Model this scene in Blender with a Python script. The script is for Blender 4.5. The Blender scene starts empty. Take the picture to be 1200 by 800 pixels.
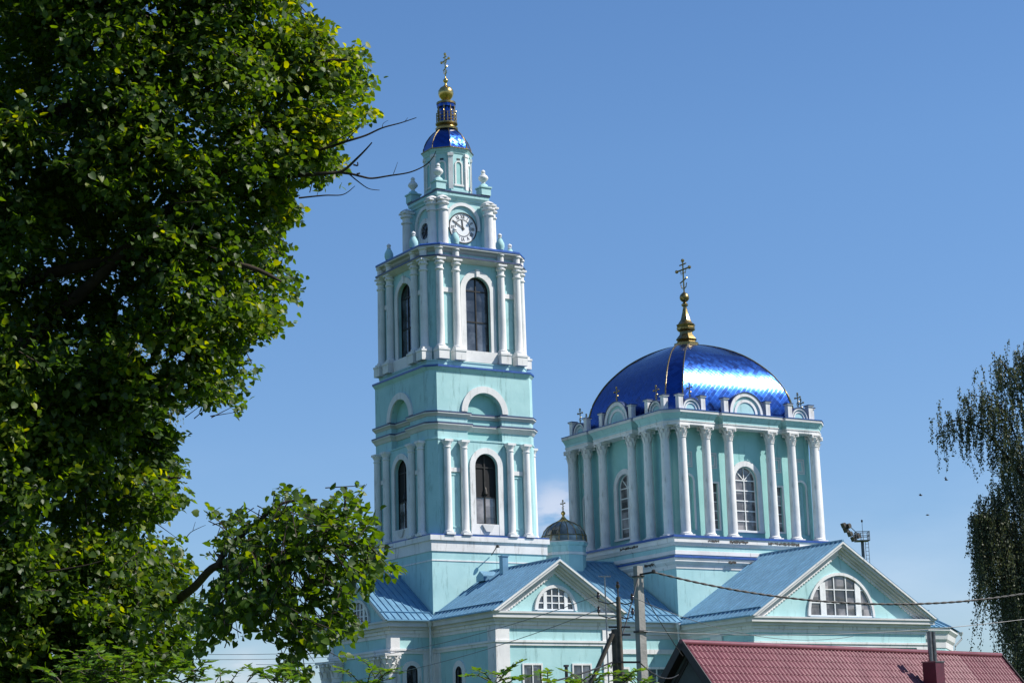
import bpy, bmesh, math, random
import numpy as np
from mathutils import Vector, Matrix
from mathutils.geometry import tessellate_polygon
random.seed(7); rng = np.random.default_rng(11)
R = math.radians; PI = math.pi
scene = bpy.context.scene
col = scene.collection

# ------------------------------------------------------------------ camera
CAM = Vector((-71.82, -124.24, 1.70))
RT = Vector((0.852896, -0.521240, -0.029601)); UP = Vector((-0.086664, -0.197263, 0.976513)); FW = Vector((0.514837, 0.830299, 0.213418))
FPX = 2338.98
cd = bpy.data.cameras.new("camera"); cam = bpy.data.objects.new("camera", cd); col.objects.link(cam)
cd.sensor_fit = 'HORIZONTAL'; cd.sensor_width = 36; cd.lens = FPX / 1200 * 36
cd.clip_start = 0.5; cd.clip_end = 20000
m = Matrix((RT, UP, -FW)).transposed().to_4x4(); m.translation = CAM; cam.matrix_world = m
scene.camera = cam
def at(u, v, depth):
    d = FW + RT * ((u - 600) / FPX) - UP * ((v - 400) / FPX)
    return CAM + d * depth
def pix(p):
    q = np.asarray(p) - np.array(CAM)
    z = q @ np.array(FW)
    return 600 + FPX * (q @ np.array(RT)) / z, 400 - FPX * (q @ np.array(UP)) / z

# ------------------------------------------------------------------ world, sun, exposure
SUN_AZ, SUN_EL = R(52), R(46)      # azimuth east of south
SD = Vector((math.sin(SUN_AZ) * math.cos(SUN_EL), -math.cos(SUN_AZ) * math.cos(SUN_EL), math.sin(SUN_EL)))
w = bpy.data.worlds.new("World"); scene.world = w; w.use_nodes = True
nt = w.node_tree; N = nt.nodes; L = nt.links
bg = N['Background']; bg.inputs['Strength'].default_value = 0.10
sky = N.new('ShaderNodeTexSky'); sky.sky_type = 'NISHITA'; sky.sun_disc = False
sky.sun_elevation = SUN_EL; sky.sun_rotation = math.atan2(SD.x, SD.y)
sky.air_density = 1.0; sky.dust_density = 0.35; sky.ozone_density = 3.0; sky.altitude = 200
hs = N.new('ShaderNodeHueSaturation'); hs.inputs['Saturation'].default_value = 1.18; hs.inputs['Hue'].default_value = .504; hs.inputs['Value'].default_value = 1.13
L.new(sky.outputs[0], hs.inputs['Color'])
tc = N.new('ShaderNodeTexCoord'); mp = N.new('ShaderNodeMapping'); mp.inputs['Scale'].default_value = (1.0, 1.0, 3.2)
nz = N.new('ShaderNodeTexNoise'); nz.inputs['Scale'].default_value = 5.0; nz.inputs['Detail'].default_value = 6; nz.inputs['Roughness'].default_value = .55
L.new(tc.outputs['Generated'], mp.inputs[0]); L.new(mp.outputs[0], nz.inputs['Vector'])
cr = N.new('ShaderNodeValToRGB'); cr.color_ramp.elements[0].position = .5; cr.color_ramp.elements[1].position = .78
L.new(nz.outputs[0], cr.inputs[0])
sx = N.new('ShaderNodeSeparateXYZ'); L.new(tc.outputs['Generated'], sx.inputs[0])
mr = N.new('ShaderNodeMapRange'); mr.inputs['From Min'].default_value = .17; mr.inputs['From Max'].default_value = .03; mr.inputs['To Max'].default_value = .3; mr.clamp = True
L.new(sx.outputs['Z'], mr.inputs['Value'])
mu = N.new('ShaderNodeMath'); mu.operation = 'MULTIPLY'; L.new(cr.outputs[0], mu.inputs[0]); L.new(mr.outputs[0], mu.inputs[1])
mx = N.new('ShaderNodeMixRGB'); L.new(mu.outputs[0], mx.inputs[0]); hz = N.new('ShaderNodeMapRange'); hz.inputs['From Min'].default_value = .0; hz.inputs['From Max'].default_value = .30; L.new(sx.outputs['Z'], hz.inputs['Value'])
hm = N.new('ShaderNodeMixRGB'); hm.inputs[1].default_value = (.60, .655, .80, 1); hm.inputs[2].default_value = (1, 1, 1, 1); L.new(hz.outputs[0], hm.inputs[0])
hx = N.new('ShaderNodeMixRGB'); hx.blend_type = 'MULTIPLY'; hx.inputs[0].default_value = 1; L.new(hs.outputs[0], hx.inputs[1]); L.new(hm.outputs[0], hx.inputs[2])
L.new(hx.outputs[0], mx.inputs[1]); mx.inputs[2].default_value = (7.5, 8.0, 9.0, 1)
last = mx.outputs[0]
for u_, v_, c0, rad in ((652,598,.55,.020),(285,800,.45,.022)):      # faint low cloud puffs
    dd = (FW + RT*((u_-600)/FPX) - UP*((v_-400)/FPX)).normalized()
    dv = N.new('ShaderNodeVectorMath'); dv.operation = 'DISTANCE'; dv.inputs[1].default_value = dd; L.new(tc.outputs['Generated'], dv.inputs[0])
    m1 = N.new('ShaderNodeMapRange'); m1.interpolation_type = 'SMOOTHSTEP'; m1.inputs['From Min'].default_value = rad; m1.inputs['From Max'].default_value = rad*.2; m1.inputs['To Max'].default_value = c0; L.new(dv.outputs['Value'], m1.inputs['Value'])
    n2 = N.new('ShaderNodeTexNoise'); n2.inputs['Scale'].default_value = 55; n2.inputs['Detail'].default_value = 5; L.new(mp.outputs[0], n2.inputs['Vector'])
    m2 = N.new('ShaderNodeMapRange'); m2.inputs['From Min'].default_value = .35; m2.inputs['From Max'].default_value = .6; L.new(n2.outputs[0], m2.inputs['Value'])
    m3 = N.new('ShaderNodeMath'); m3.operation = 'MULTIPLY'; L.new(m1.outputs[0], m3.inputs[0]); L.new(m2.outputs[0], m3.inputs[1])
    m4 = N.new('ShaderNodeMixRGB'); L.new(m3.outputs[0], m4.inputs[0]); L.new(last, m4.inputs[1]); m4.inputs[2].default_value = (6.6, 6.7, 7.4, 1); last = m4.outputs[0]
L.new(last, bg.inputs['Color'])
sl = bpy.data.lights.new("sun", 'SUN'); sl.energy = 5.0; sl.angle = R(0.5); sl.color = (1.0, .955, .88)
so = bpy.data.objects.new("sun", sl); col.objects.link(so); so.rotation_euler = SD.to_track_quat('Z', 'Y').to_euler(); so.location = (60, -60, 80)
scene.view_settings.view_transform = 'Standard'; scene.view_settings.look = 'None'
scene.view_settings.exposure = 0.4; scene.view_settings.gamma = 1.0

# ------------------------------------------------------------------ materials
def new_mat(name):
    mt = bpy.data.materials.new(name); mt.use_nodes = True
    return mt, mt.node_tree.nodes, mt.node_tree.links, mt.node_tree.nodes['Principled BSDF']
def plaster(name, c, c2, scale=.6, rough=.8, stain=None, bump=.15, streak=True, smin=.62):
    mt, n, l, p = new_mat(name)
    t = n.new('ShaderNodeTexCoord')
    a = n.new('ShaderNodeTexNoise'); a.inputs['Scale'].default_value = scale; a.inputs['Detail'].default_value = 7; a.inputs['Roughness'].default_value = .62
    l.new(t.outputs['Object'], a.inputs['Vector'])
    r = n.new('ShaderNodeValToRGB'); r.color_ramp.elements[0].color = (*c2, 1); r.color_ramp.elements[1].color = (*c, 1)
    r.color_ramp.elements[0].position = .33; r.color_ramp.elements[1].position = .6
    l.new(a.outputs[0], r.inputs[0]); out = r.outputs[0]
    if stain:
        mpn = n.new('ShaderNodeMapping'); mpn.inputs['Scale'].default_value = (2.2, 2.2, .35) if streak else (1, 1, 1)
        l.new(t.outputs['Object'], mpn.inputs[0])
        b = n.new('ShaderNodeTexNoise'); b.inputs['Scale'].default_value = 1.3; b.inputs['Detail'].default_value = 8; b.inputs['Roughness'].default_value = .7
        l.new(mpn.outputs[0], b.inputs['Vector'])
        q = n.new('ShaderNodeValToRGB'); q.color_ramp.elements[0].position = smin; q.color_ramp.elements[1].position = smin + .12
        l.new(b.outputs[0], q.inputs[0])
        x = n.new('ShaderNodeMixRGB'); l.new(q.outputs[0], x.inputs[0]); l.new(out, x.inputs[1]); x.inputs[2].default_value = (*stain, 1); out = x.outputs[0]
    l.new(out, p.inputs['Base Color']); p.inputs['Roughness'].default_value = rough
    f = n.new('ShaderNodeTexNoise'); f.inputs['Scale'].default_value = 14; f.inputs['Detail'].default_value = 5; l.new(t.outputs['Object'], f.inputs['Vector'])
    bp = n.new('ShaderNodeBump'); bp.inputs['Strength'].default_value = bump; bp.inputs['Distance'].default_value = .03
    l.new(f.outputs[0], bp.inputs['Height']); l.new(bp.outputs[0], p.inputs['Normal'])
    return mt
def simple(name, c, rough=.6, metal=0.0, var=.25, scale=3.0, spec=.5, bump=0):
    mt, n, l, p = new_mat(name)
    t = n.new('ShaderNodeTexCoord'); a = n.new('ShaderNodeTexNoise'); a.inputs['Scale'].default_value = scale; a.inputs['Detail'].default_value = 6
    l.new(t.outputs['Object'], a.inputs['Vector'])
    r = n.new('ShaderNodeValToRGB'); r.color_ramp.elements[0].position = .3; r.color_ramp.elements[1].position = .7
    r.color_ramp.elements[0].color = (*[k * (1 - var) for k in c], 1); r.color_ramp.elements[1].color = (*[min(1, k * (1 + var * .5)) for k in c], 1)
    l.new(a.outputs[0], r.inputs[0]); l.new(r.outputs[0], p.inputs['Base Color'])
    mr = n.new('ShaderNodeMapRange'); mr.inputs['To Min'].default_value = max(.02, rough - .08); mr.inputs['To Max'].default_value = min(1, rough + .08)
    l.new(a.outputs[0], mr.inputs['Value']); l.new(mr.outputs[0], p.inputs['Roughness'])
    p.inputs['Metallic'].default_value = metal; p.inputs['Specular IOR Level'].default_value = spec
    if bump:
        bp = n.new('ShaderNodeBump'); bp.inputs['Strength'].default_value = bump; bp.inputs['Distance'].default_value = .02
        l.new(a.outputs[0], bp.inputs['Height']); l.new(bp.outputs[0], p.inputs['Normal'])
    return mt
MINT = plaster('mint_plaster', (.375, .595, .60), (.31, .525, .535), stain=(.235, .40, .40), smin=.55)
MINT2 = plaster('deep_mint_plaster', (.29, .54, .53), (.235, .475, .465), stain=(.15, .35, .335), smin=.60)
WHITE = plaster('white_plaster', (.72, .71, .70), (.60, .595, .59), stain=(.42, .41, .395), smin=.55)
WORN = plaster('worn_white_plaster', (.74, .72, .70), (.62, .60, .58), stain=(.12, .085, .06), smin=.60)
PALE = plaster('pale_cornice_plaster', (.60, .595, .59), (.50, .50, .50), stain=(.40, .38, .36), smin=.6)
BLUECAP = simple('blue_flashing', (.028, .085, .31), .35, .0, .3)
DARKCAP = simple('dark_blue_flashing', (.03, .05, .13), .45, 0, .3)
GOLD = simple('gilt_metal', (.62, .43, .14), .27, 1.0, .35, 8)
DGOLD = simple('dark_gilt_metal', (.30, .22, .09), .35, 1.0, .45, 9)
IRON = simple('dark_iron', (.035, .033, .03), .5, .6, .3)
WHITEM = simple('white_painted_wood', (.75, .75, .74), .5, 0, .12)
BLACKP = simple('black_paint', (.012, .012, .014), .5, 0, .2)
PIPEW = simple('grey_white_pipe', (.55, .57, .58), .5, .2, .2)
CONC = plaster('weathered_concrete', (.31, .297, .275), (.22, .212, .20), scale=2.5, rough=.9, stain=(.17, .16, .15), bump=.4, smin=.58)
WOODP = simple('weathered_pole_wood', (.10, .085, .07), .85, 0, .5, 6, .3, .5)
CABLE = simple('black_cable', (.015, .015, .016), .6, 0, .2)
WIRE = simple('grey_wire', (.16, .16, .165), .45, .4, .2)
CERAM = simple('dark_insulator', (.03, .022, .02), .15, 0, .2)
STEEL = simple('grey_steel', (.25, .26, .27), .4, .7, .3)
PIPES = simple('flue_steel', (.20, .18, .175), .32, .9, .4, 5)
GALV = simple('galvanised_mast', (.13, .14, .15), .55, .4, .3)
LAMPM = simple('floodlight_housing', (.11, .095, .08), .5, .2, .4)
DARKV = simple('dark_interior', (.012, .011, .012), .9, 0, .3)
GREYG = plaster('grey_gable_cladding', (.085, .09, .095), (.06, .063, .068), scale=1.4, rough=.85)
VERGE = simple('dark_verge_trim', (.018, .012, .014), .5, 0, .2)
CHIM = simple('maroon_chimney_metal', (.085, .008, .02), .42, 0, .3, 4)
TWIGM = simple('dark_bark', (.045, .034, .026), .9, 0, .45, 9, .2, .6)
BARK = simple('grey_brown_bark', (.11, .088, .068), .9, 0, .5, 5, .2, .8)
BIRCHB = simple('pale_birch_bark', (.33, .31, .28), .8, 0, .6, 4, .2, .4)
GRASS = simple('meadow_grass', (.06, .10, .025), .95, 0, .5, .6, .2, .3)

def glass(name, c=(.018, .02, .024), var=.8, rough=.06):
    mt, n, l, p = new_mat(name)
    t = n.new('ShaderNodeTexCoord'); a = n.new('ShaderNodeTexNoise'); a.inputs['Scale'].default_value = .9; a.inputs['Detail'].default_value = 4
    l.new(t.outputs['Object'], a.inputs['Vector'])
    r = n.new('ShaderNodeValToRGB'); r.color_ramp.elements[0].position = .38; r.color_ramp.elements[1].position = .68
    r.color_ramp.elements[0].color = (*c, 1); r.color_ramp.elements[1].color = (*[k * (1 + 4 * var) for k in c], 1)
    l.new(a.outputs[0], r.inputs[0])
    vm = n.new('ShaderNodeVectorMath'); vm.operation = 'SCALE'; vm.inputs['Scale'].default_value = 1.27; l.new(t.outputs['Object'], vm.inputs[0])
    vf = n.new('ShaderNodeVectorMath'); vf.operation = 'FLOOR'; l.new(vm.outputs[0], vf.inputs[0])
    wn = n.new('ShaderNodeTexWhiteNoise'); l.new(vf.outputs[0], wn.inputs['Vector'])
    hv = n.new('ShaderNodeHueSaturation'); mv = n.new('ShaderNodeMapRange'); mv.inputs['To Min'].default_value = .5; mv.inputs['To Max'].default_value = 2.0; l.new(wn.outputs['Value'], mv.inputs['Value']); l.new(mv.outputs[0], hv.inputs['Value']); l.new(r.outputs[0], hv.inputs['Color'])
    l.new(hv.outputs[0], p.inputs['Base Color'])
    p.inputs['Roughness'].default_value = rough; p.inputs['Specular IOR Level'].default_value = .8
    b = n.new('ShaderNodeBump'); b.inputs['Strength'].default_value = .16; b.inputs['Distance'].default_value = .25
    l.new(a.outputs[0], b.inputs['Height']); l.new(b.outputs[0], p.inputs['Normal'])
    return mt
GLASS = glass('window_glass'); GLASSL = glass('pale_window_glass', (.055, .05, .05), .7)
CGLASS = glass('cupola_glass', (.05, .06, .06), .8, .08)

def roof_mat(name, c, rough, metal=.0, coat=0):
    mt, n, l, p = new_mat(name)
    t = n.new('ShaderNodeTexCoord')
    mpn = n.new('ShaderNodeMapping'); mpn.inputs['Scale'].default_value = (1.2, 1.2, .5); l.new(t.outputs['Object'], mpn.inputs[0])
    a = n.new('ShaderNodeTexNoise'); a.inputs['Scale'].default_value = 1.1; a.inputs['Detail'].default_value = 7; a.inputs['Roughness'].default_value = .65
    l.new(mpn.outputs[0], a.inputs['Vector'])
    r = n.new('ShaderNodeValToRGB'); r.color_ramp.elements[0].position = .3; r.color_ramp.elements[1].position = .72
    r.color_ramp.elements[0].color = (*[k * .8 for k in c], 1); r.color_ramp.elements[1].color = (*[k * 1.15 for k in c], 1)
    l.new(a.outputs[0], r.inputs[0]); l.new(r.outputs[0], p.inputs['Base Color'])
    p.inputs['Metallic'].default_value = metal
    mr = n.new('ShaderNodeMapRange'); mr.inputs['To Min'].default_value = rough - .1; mr.inputs['To Max'].default_value = rough + .12
    l.new(a.outputs[0], mr.inputs['Value']); l.new(mr.outputs[0], p.inputs['Roughness'])
    b = n.new('ShaderNodeBump'); b.inputs['Strength'].default_value = .35; b.inputs['Distance'].default_value = .05
    l.new(a.outputs[0], b.inputs['Height']); l.new(b.outputs[0], p.inputs['Normal'])
    return mt
ROOFB = roof_mat('pale_blue_roof_sheet', (.15, .305, .44), .40, .25)
ROOFR = roof_mat('maroon_roof_tile_sheet', (.165, .042, .056), .4)

def dome_mat(name, cell=.30, tilt=.018, rough=.25, c=(.009, .060, .27)):
    mt, n, l, p = new_mat(name)
    uv = n.new('ShaderNodeUVMap')
    mpn = n.new('ShaderNodeMapping'); mpn.inputs['Rotation'].default_value = (0, 0, R(45)); mpn.inputs['Scale'].default_value = (1 / cell,) * 3
    l.new(uv.outputs[0], mpn.inputs[0])
    fl = n.new('ShaderNodeVectorMath'); fl.operation = 'FLOOR'; l.new(mpn.outputs[0], fl.inputs[0])
    wn = n.new('ShaderNodeTexWhiteNoise'); wn.noise_dimensions = '2D'; l.new(fl.outputs[0], wn.inputs['Vector'])
    fr = n.new('ShaderNodeVectorMath'); fr.operation = 'FRACTION'; l.new(mpn.outputs[0], fr.inputs[0])
    sx = n.new('ShaderNodeSeparateXYZ'); l.new(fr.outputs[0], sx.inputs[0])
    mn = n.new('ShaderNodeMath'); mn.operation = 'MINIMUM'; l.new(sx.outputs[0], mn.inputs[0]); l.new(sx.outputs[1], mn.inputs[1])
    sm = n.new('ShaderNodeMath'); sm.operation = 'SMOOTH_MIN'; sm.inputs[1].default_value = .10; sm.inputs[2].default_value = .05; l.new(mn.outputs[0], sm.inputs[0])
    bp = n.new('ShaderNodeBump'); bp.inputs['Strength'].default_value = .24; bp.inputs['Distance'].default_value = .12; l.new(sm.outputs[0], bp.inputs['Height'])
    sb = n.new('ShaderNodeVectorMath'); sb.operation = 'SUBTRACT'; sb.inputs[1].default_value = (.5, .5, .5); l.new(wn.outputs['Color'], sb.inputs[0])
    sc = n.new('ShaderNodeVectorMath'); sc.operation = 'SCALE'; sc.inputs['Scale'].default_value = tilt * 2; l.new(sb.outputs[0], sc.inputs[0])
    ad = n.new('ShaderNodeVectorMath'); ad.operation = 'ADD'; l.new(bp.outputs[0], ad.inputs[0]); l.new(sc.outputs[0], ad.inputs[1])
    no = n.new('ShaderNodeVectorMath'); no.operation = 'NORMALIZE'; l.new(ad.outputs[0], no.inputs[0]); l.new(no.outputs[0], p.inputs['Normal'])
    hv = n.new('ShaderNodeHueSaturation'); hv.inputs['Color'].default_value = (*c, 1)
    mr = n.new('ShaderNodeMapRange'); mr.inputs['To Min'].default_value = .88; mr.inputs['To Max'].default_value = 1.14; l.new(wn.outputs['Value'], mr.inputs['Value'])
    l.new(mr.outputs[0], hv.inputs['Value']); l.new(hv.outputs[0], p.inputs['Base Color'])
    p.inputs['Metallic'].default_value = 1.0
    m2 = n.new('ShaderNodeMapRange'); m2.inputs['To Min'].default_value = rough * .8; m2.inputs['To Max'].default_value = rough * 1.3; l.new(wn.outputs['Value'], m2.inputs['Value'])
    l.new(m2.outputs[0], p.inputs['Roughness'])
    p.inputs['Coat Weight'].default_value = .45; p.inputs['Coat Roughness'].default_value = .2; l.new(no.outputs[0], p.inputs['Coat Normal'])
    return mt
DOME = dome_mat('blue_scaled_dome_metal'); DOME2 = dome_mat('blue_small_dome_metal', .22, .05, .24)

def leaf_mat(name, c1, c2, c3, trans=.3, rough=.42, spec=.5):
    mt, n, l, p = new_mat(name)
    at_ = n.new('ShaderNodeAttribute'); at_.attribute_name = 'rnd'
    r = n.new('ShaderNodeValToRGB'); e = r.color_ramp.elements
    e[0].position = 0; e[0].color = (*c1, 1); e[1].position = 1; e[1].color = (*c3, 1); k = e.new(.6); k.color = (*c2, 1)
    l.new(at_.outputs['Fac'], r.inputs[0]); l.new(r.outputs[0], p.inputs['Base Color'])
    p.inputs['Roughness'].default_value = rough; p.inputs['Specular IOR Level'].default_value = spec
    tr = n.new('ShaderNodeBsdfTranslucent')
    hv = n.new('ShaderNodeHueSaturation'); hv.inputs['Hue'].default_value = .485; hv.inputs['Saturation'].default_value = 1.15; hv.inputs['Value'].default_value = 3.0
    l.new(r.outputs[0], hv.inputs['Color']); l.new(hv.outputs[0], tr.inputs['Color'])
    mxs = n.new('ShaderNodeMixShader'); mxs.inputs[0].default_value = trans
    l.new(p.outputs[0], mxs.inputs[1]); l.new(tr.outputs[0], mxs.inputs[2]); l.new(mxs.outputs[0], n['Material Output'].inputs['Surface'])
    return mt
LEAF = leaf_mat('linden_leaf', (.024, .052, .009), (.066, .115, .015), (.22, .235, .026), .46, .47, .42)
LEAFB = leaf_mat('birch_leaf', (.038, .052, .024), (.058, .074, .032), (.09, .10, .045), .22, .5, .4)
LEAFA = leaf_mat('ash_leaf', (.05, .11, .018), (.075, .15, .022), (.12, .18, .03), .32, .42, .5)
LEAFF = leaf_mat('far_tree_leaf', (.06, .08, .025), (.08, .10, .03), (.12, .12, .04), .25, .5, .4)

# ------------------------------------------------------------------ mesh helpers
class MB:
    def __init__(s): s.v = []; s.f = []; s.mi = []; s.m = 0; s.uv = None
    def add(s, vs, fs):
        b = len(s.v); s.v.extend([tuple(x) for x in vs])
        for f in fs: s.f.append([b + i for i in f]); s.mi.append(s.m)
    def box(s, lo, hi):
        x0, y0, z0 = lo; x1, y1, z1 = hi
        s.add([(x0,y0,z0),(x1,y0,z0),(x1,y1,z0),(x0,y1,z0),(x0,y0,z1),(x1,y0,z1),(x1,y1,z1),(x0,y1,z1)],
              [(0,3,2,1),(4,5,6,7),(0,1,5,4),(1,2,6,5),(2,3,7,6),(3,0,4,7)])
    def obox(s, c, ax, ay, az):    # oriented box: centre, half-axis vectors
        c, ax, ay, az = map(Vector, (c, ax, ay, az)); v = []
        for k in (-1, 1):
            for a, b in ((-1,-1),(1,-1),(1,1),(-1,1)): v.append(c + ax*a + ay*b + az*k)
        s.add(v, [(0,3,2,1),(4,5,6,7),(0,1,5,4),(1,2,6,5),(2,3,7,6),(3,0,4,7)])
    def bar(s, p, q, w, h=None):
        p, q = Vector(p), Vector(q); d = q - p; ln = d.length
        if ln < 1e-6: return
        d /= ln; r = Vector((0,0,1)) if abs(d.z) < .95 else Vector((1,0,0))
        x = d.cross(r).normalized(); y = x.cross(d).normalized(); h = h or w
        s.obox((p+q)/2, x*w/2, y*h/2, d*ln/2)
    def prism(s, F, poly, o0, o1):
        n = len(poly); v = [F.P(a, o0, b) for a, b in poly] + [F.P(a, o1, b) for a, b in poly]
        fs = [tuple(range(n, 2*n)), tuple(range(n-1, -1, -1))] + [(i, (i+1) % n, n+(i+1) % n, n+i) for i in range(n)]
        s.add(v, fs)
    def fbox(s, F, s0, s1, o0, o1, z0, z1): s.prism(F, [(s0,z0),(s1,z0),(s1,z1),(s0,z1)], o0, o1)
    def holed(s, F, outer, holes, o):
        pl = [[Vector((a, b, 0)) for a, b in outer]] + [[Vector((a, b, 0)) for a, b in reversed(h)] for h in holes]
        tri = tessellate_polygon(pl); flat = [p for q in pl for p in q]
        s.add([F.P(p.x, o, p.y) for p in flat], [tuple(t) for t in tri])
    def reveal(s, F, poly, o0, o1):
        n = len(poly); v = [F.P(a, o0, b) for a, b in poly] + [F.P(a, o1, b) for a, b in poly]
        s.add(v, [(i, n+i, n+(i+1) % n, (i+1) % n) for i in range(n)])
    def panel(s, F, poly, o): s.add([F.P(a, o, b) for a, b in poly], [tuple(range(len(poly)))])
    def band(s, F, inn, out, o0, o1):   # strip between two open paths, extruded
        n = len(inn); v = []
        for o in (o0, o1):
            v += [F.P(a, o, b) for a, b in inn] + [F.P(a, o, b) for a, b in out]
        fs = []
        for i in range(n-1):
            fs += [(2*n+i, 2*n+i+1, 3*n+i+1, 3*n+i), (i, n+i, n+i+1, i+1), (i, i+1, 2*n+i+1, 2*n+i), (n+i, 3*n+i, 3*n+i+1, n+i+1)]
        fs += [(0, 2*n, 3*n, n), (n-1, 2*n-1, 4*n-1, 3*n-1)]
        s.add(v, fs)
    def lathe(s, prof, c, n=24, ph=0, caps=True):
        c = Vector(c); v = []
        for r, z in prof:
            for i in range(n):
                a = ph + 2*PI*i/n; v.append(c + Vector((r*math.cos(a), r*math.sin(a), z)))
        fs = []
        for k in range(len(prof)-1):
            for i in range(n):
                j = (i+1) % n; fs.append((k*n+i, k*n+j, (k+1)*n+j, (k+1)*n+i))
        if caps: fs += [tuple(range(n-1, -1, -1)), tuple(range((len(prof)-1)*n, len(prof)*n))]
        s.add(v, fs)
    def tube(s, pts, r, n=6):
        pts = [Vector(p) for p in pts]; rs = r if isinstance(r, (list, tuple)) else [r]*len(pts); v = []
        up = Vector((0,0,1)); 
        for i, p in enumerate(pts):
            d = (pts[min(i+1, len(pts)-1)] - pts[max(i-1, 0)]).normalized()
            x = d.cross(up if abs(d.z) < .93 else Vector((1,0,0))).normalized(); y = x.cross(d)
            for k in range(n):
                a = 2*PI*k/n; v.append(p + (x*math.cos(a) + y*math.sin(a)) * rs[i])
        fs = [(i*n+k, i*n+(k+1) % n, (i+1)*n+(k+1) % n, (i+1)*n+k) for i in range(len(pts)-1) for k in range(n)]
        fs += [tuple(range(n-1, -1, -1)), tuple(range((len(pts)-1)*n, len(pts)*n))]
        s.add(v, fs)
    def sweep(s, plan, prof, top=False, bottom=False):   # closed plan (CCW), profile (offset, z)
        n = len(plan); nv = []
        for i in range(n):
            p0, p1, p2 = Vector(plan[i-1]), Vector(plan[i]), Vector(plan[(i+1) % n])
            d1 = (p1-p0).normalized(); d2 = (p2-p1).normalized()
            n1 = Vector((d1.y, -d1.x)); n2 = Vector((d2.y, -d2.x)); mm = n1 + n2
            nv.append(mm / (mm.dot(n1)) if mm.length > 1e-4 else n1)
        v = []
        for o, z in prof: v += [(plan[i][0] + nv[i].x*o, plan[i][1] + nv[i].y*o, z) for i in range(n)]
        fs = [(k*n+i, k*n+(i+1) % n, (k+1)*n+(i+1) % n, (k+1)*n+i) for k in range(len(prof)-1) for i in range(n)]
        if top: fs.append(tuple(range((len(prof)-1)*n, len(prof)*n)))
        if bottom: fs.append(tuple(range(n-1, -1, -1)))
        s.add(v, fs)
    def build(s, name, mats, parent=None, smooth=None, recalc=True):
        me = bpy.data.meshes.new(name); me.from_pydata(s.v, [], s.f)
        for mt in (mats if isinstance(mats, (list, tuple)) else [mats]): me.materials.append(mt)
        me.polygons.foreach_set('material_index', s.mi)
        if recalc:
            bm = bmesh.new(); bm.from_mesh(me); bmesh.ops.recalc_face_normals(bm, faces=bm.faces); bm.to_mesh(me); bm.free()
        if smooth is not None:
            me.shade_smooth(); me.set_sharp_from_angle(angle=R(smooth))
        me.update()
        o = bpy.data.objects.new(name, me); col.objects.link(o)
        if parent: o.parent = parent
        return o
class Face:
    def __init__(s, cx, cy, sd, n): s.c = (cx, cy); s.sd = sd; s.n = n
    def P(s, a, o, z): return (s.c[0] + s.sd[0]*a + s.n[0]*o, s.c[1] + s.sd[1]*a + s.n[1]*o, z)
def faces(cx, cy): return [Face(cx, cy, (1,0), (0,-1)), Face(cx, cy, (0,1), (1,0)), Face(cx, cy, (-1,0), (0,1)), Face(cx, cy, (0,-1), (-1,0))]
def plan_of(cx, cy, side):
    out = []
    for F in faces(cx, cy): out += [F.P(a, o, 0)[:2] for a, o in side]
    return out
def chamfer(cx, cy, a, c): return plan_of(cx, cy, [(-(a-c), a), (a-c, a)]) if c > 0 else plan_of(cx, cy, [(-a, a)])
def arch(cx, hw, z0, zs, n=14):   # closed polygon of an arched opening
    return [(cx-hw, z0), (cx+hw, z0)] + [(cx+hw*math.cos(PI*i/n), zs+hw*math.sin(PI*i/n)) for i in range(n+1)]
def archpath(cx, hw, z0, zs, n=14):
    return [(cx+hw, z0)] + [(cx+hw*math.cos(PI*i/n), zs+hw*math.sin(PI*i/n)) for i in range(n+1)] + [(cx-hw, z0)]
def link_copy(o, parent, loc=None):
    c = o.copy(); col.objects.link(c); c.parent = parent
    if loc is not None: c.location = loc
    return c
def empty(name, loc, label, cat, group=None):
    o = bpy.data.objects.new(name, None); col.objects.link(o); o.location = loc; o.empty_display_size = .5
    o['label'] = label; o['category'] = cat
    if group: o['group'] = group
    return o
def tag(o, label=None, cat=None, group=None, kind=None):
    for k, x in (('label', label), ('category', cat), ('group', group), ('kind', kind)):
        if x: o[k] = x
    return o
def child(o, parent):      # parent a world-space mesh to an Empty that is away from the origin
    o.parent = parent; o.matrix_parent_inverse = Matrix.Translation(-parent.location); return o

# ------------------------------------------------------------------ ground
g = MB(); g.add([(-3000,-3000,0),(3000,-3000,0),(3000,3000,0),(-3000,3000,0)], [(0,1,2,3)])
tag(g.build('ground', GRASS, recalc=False), kind='structure')

# ------------------------------------------------------------------ church
church = empty('church', (0,0,0), 'pale mint and white orthodox church with tall bell tower, blue dome and gilded crosses', 'church')
CP = church
FT = faces(0, 0); D = 21.5; FD = faces(D, 0)

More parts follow.
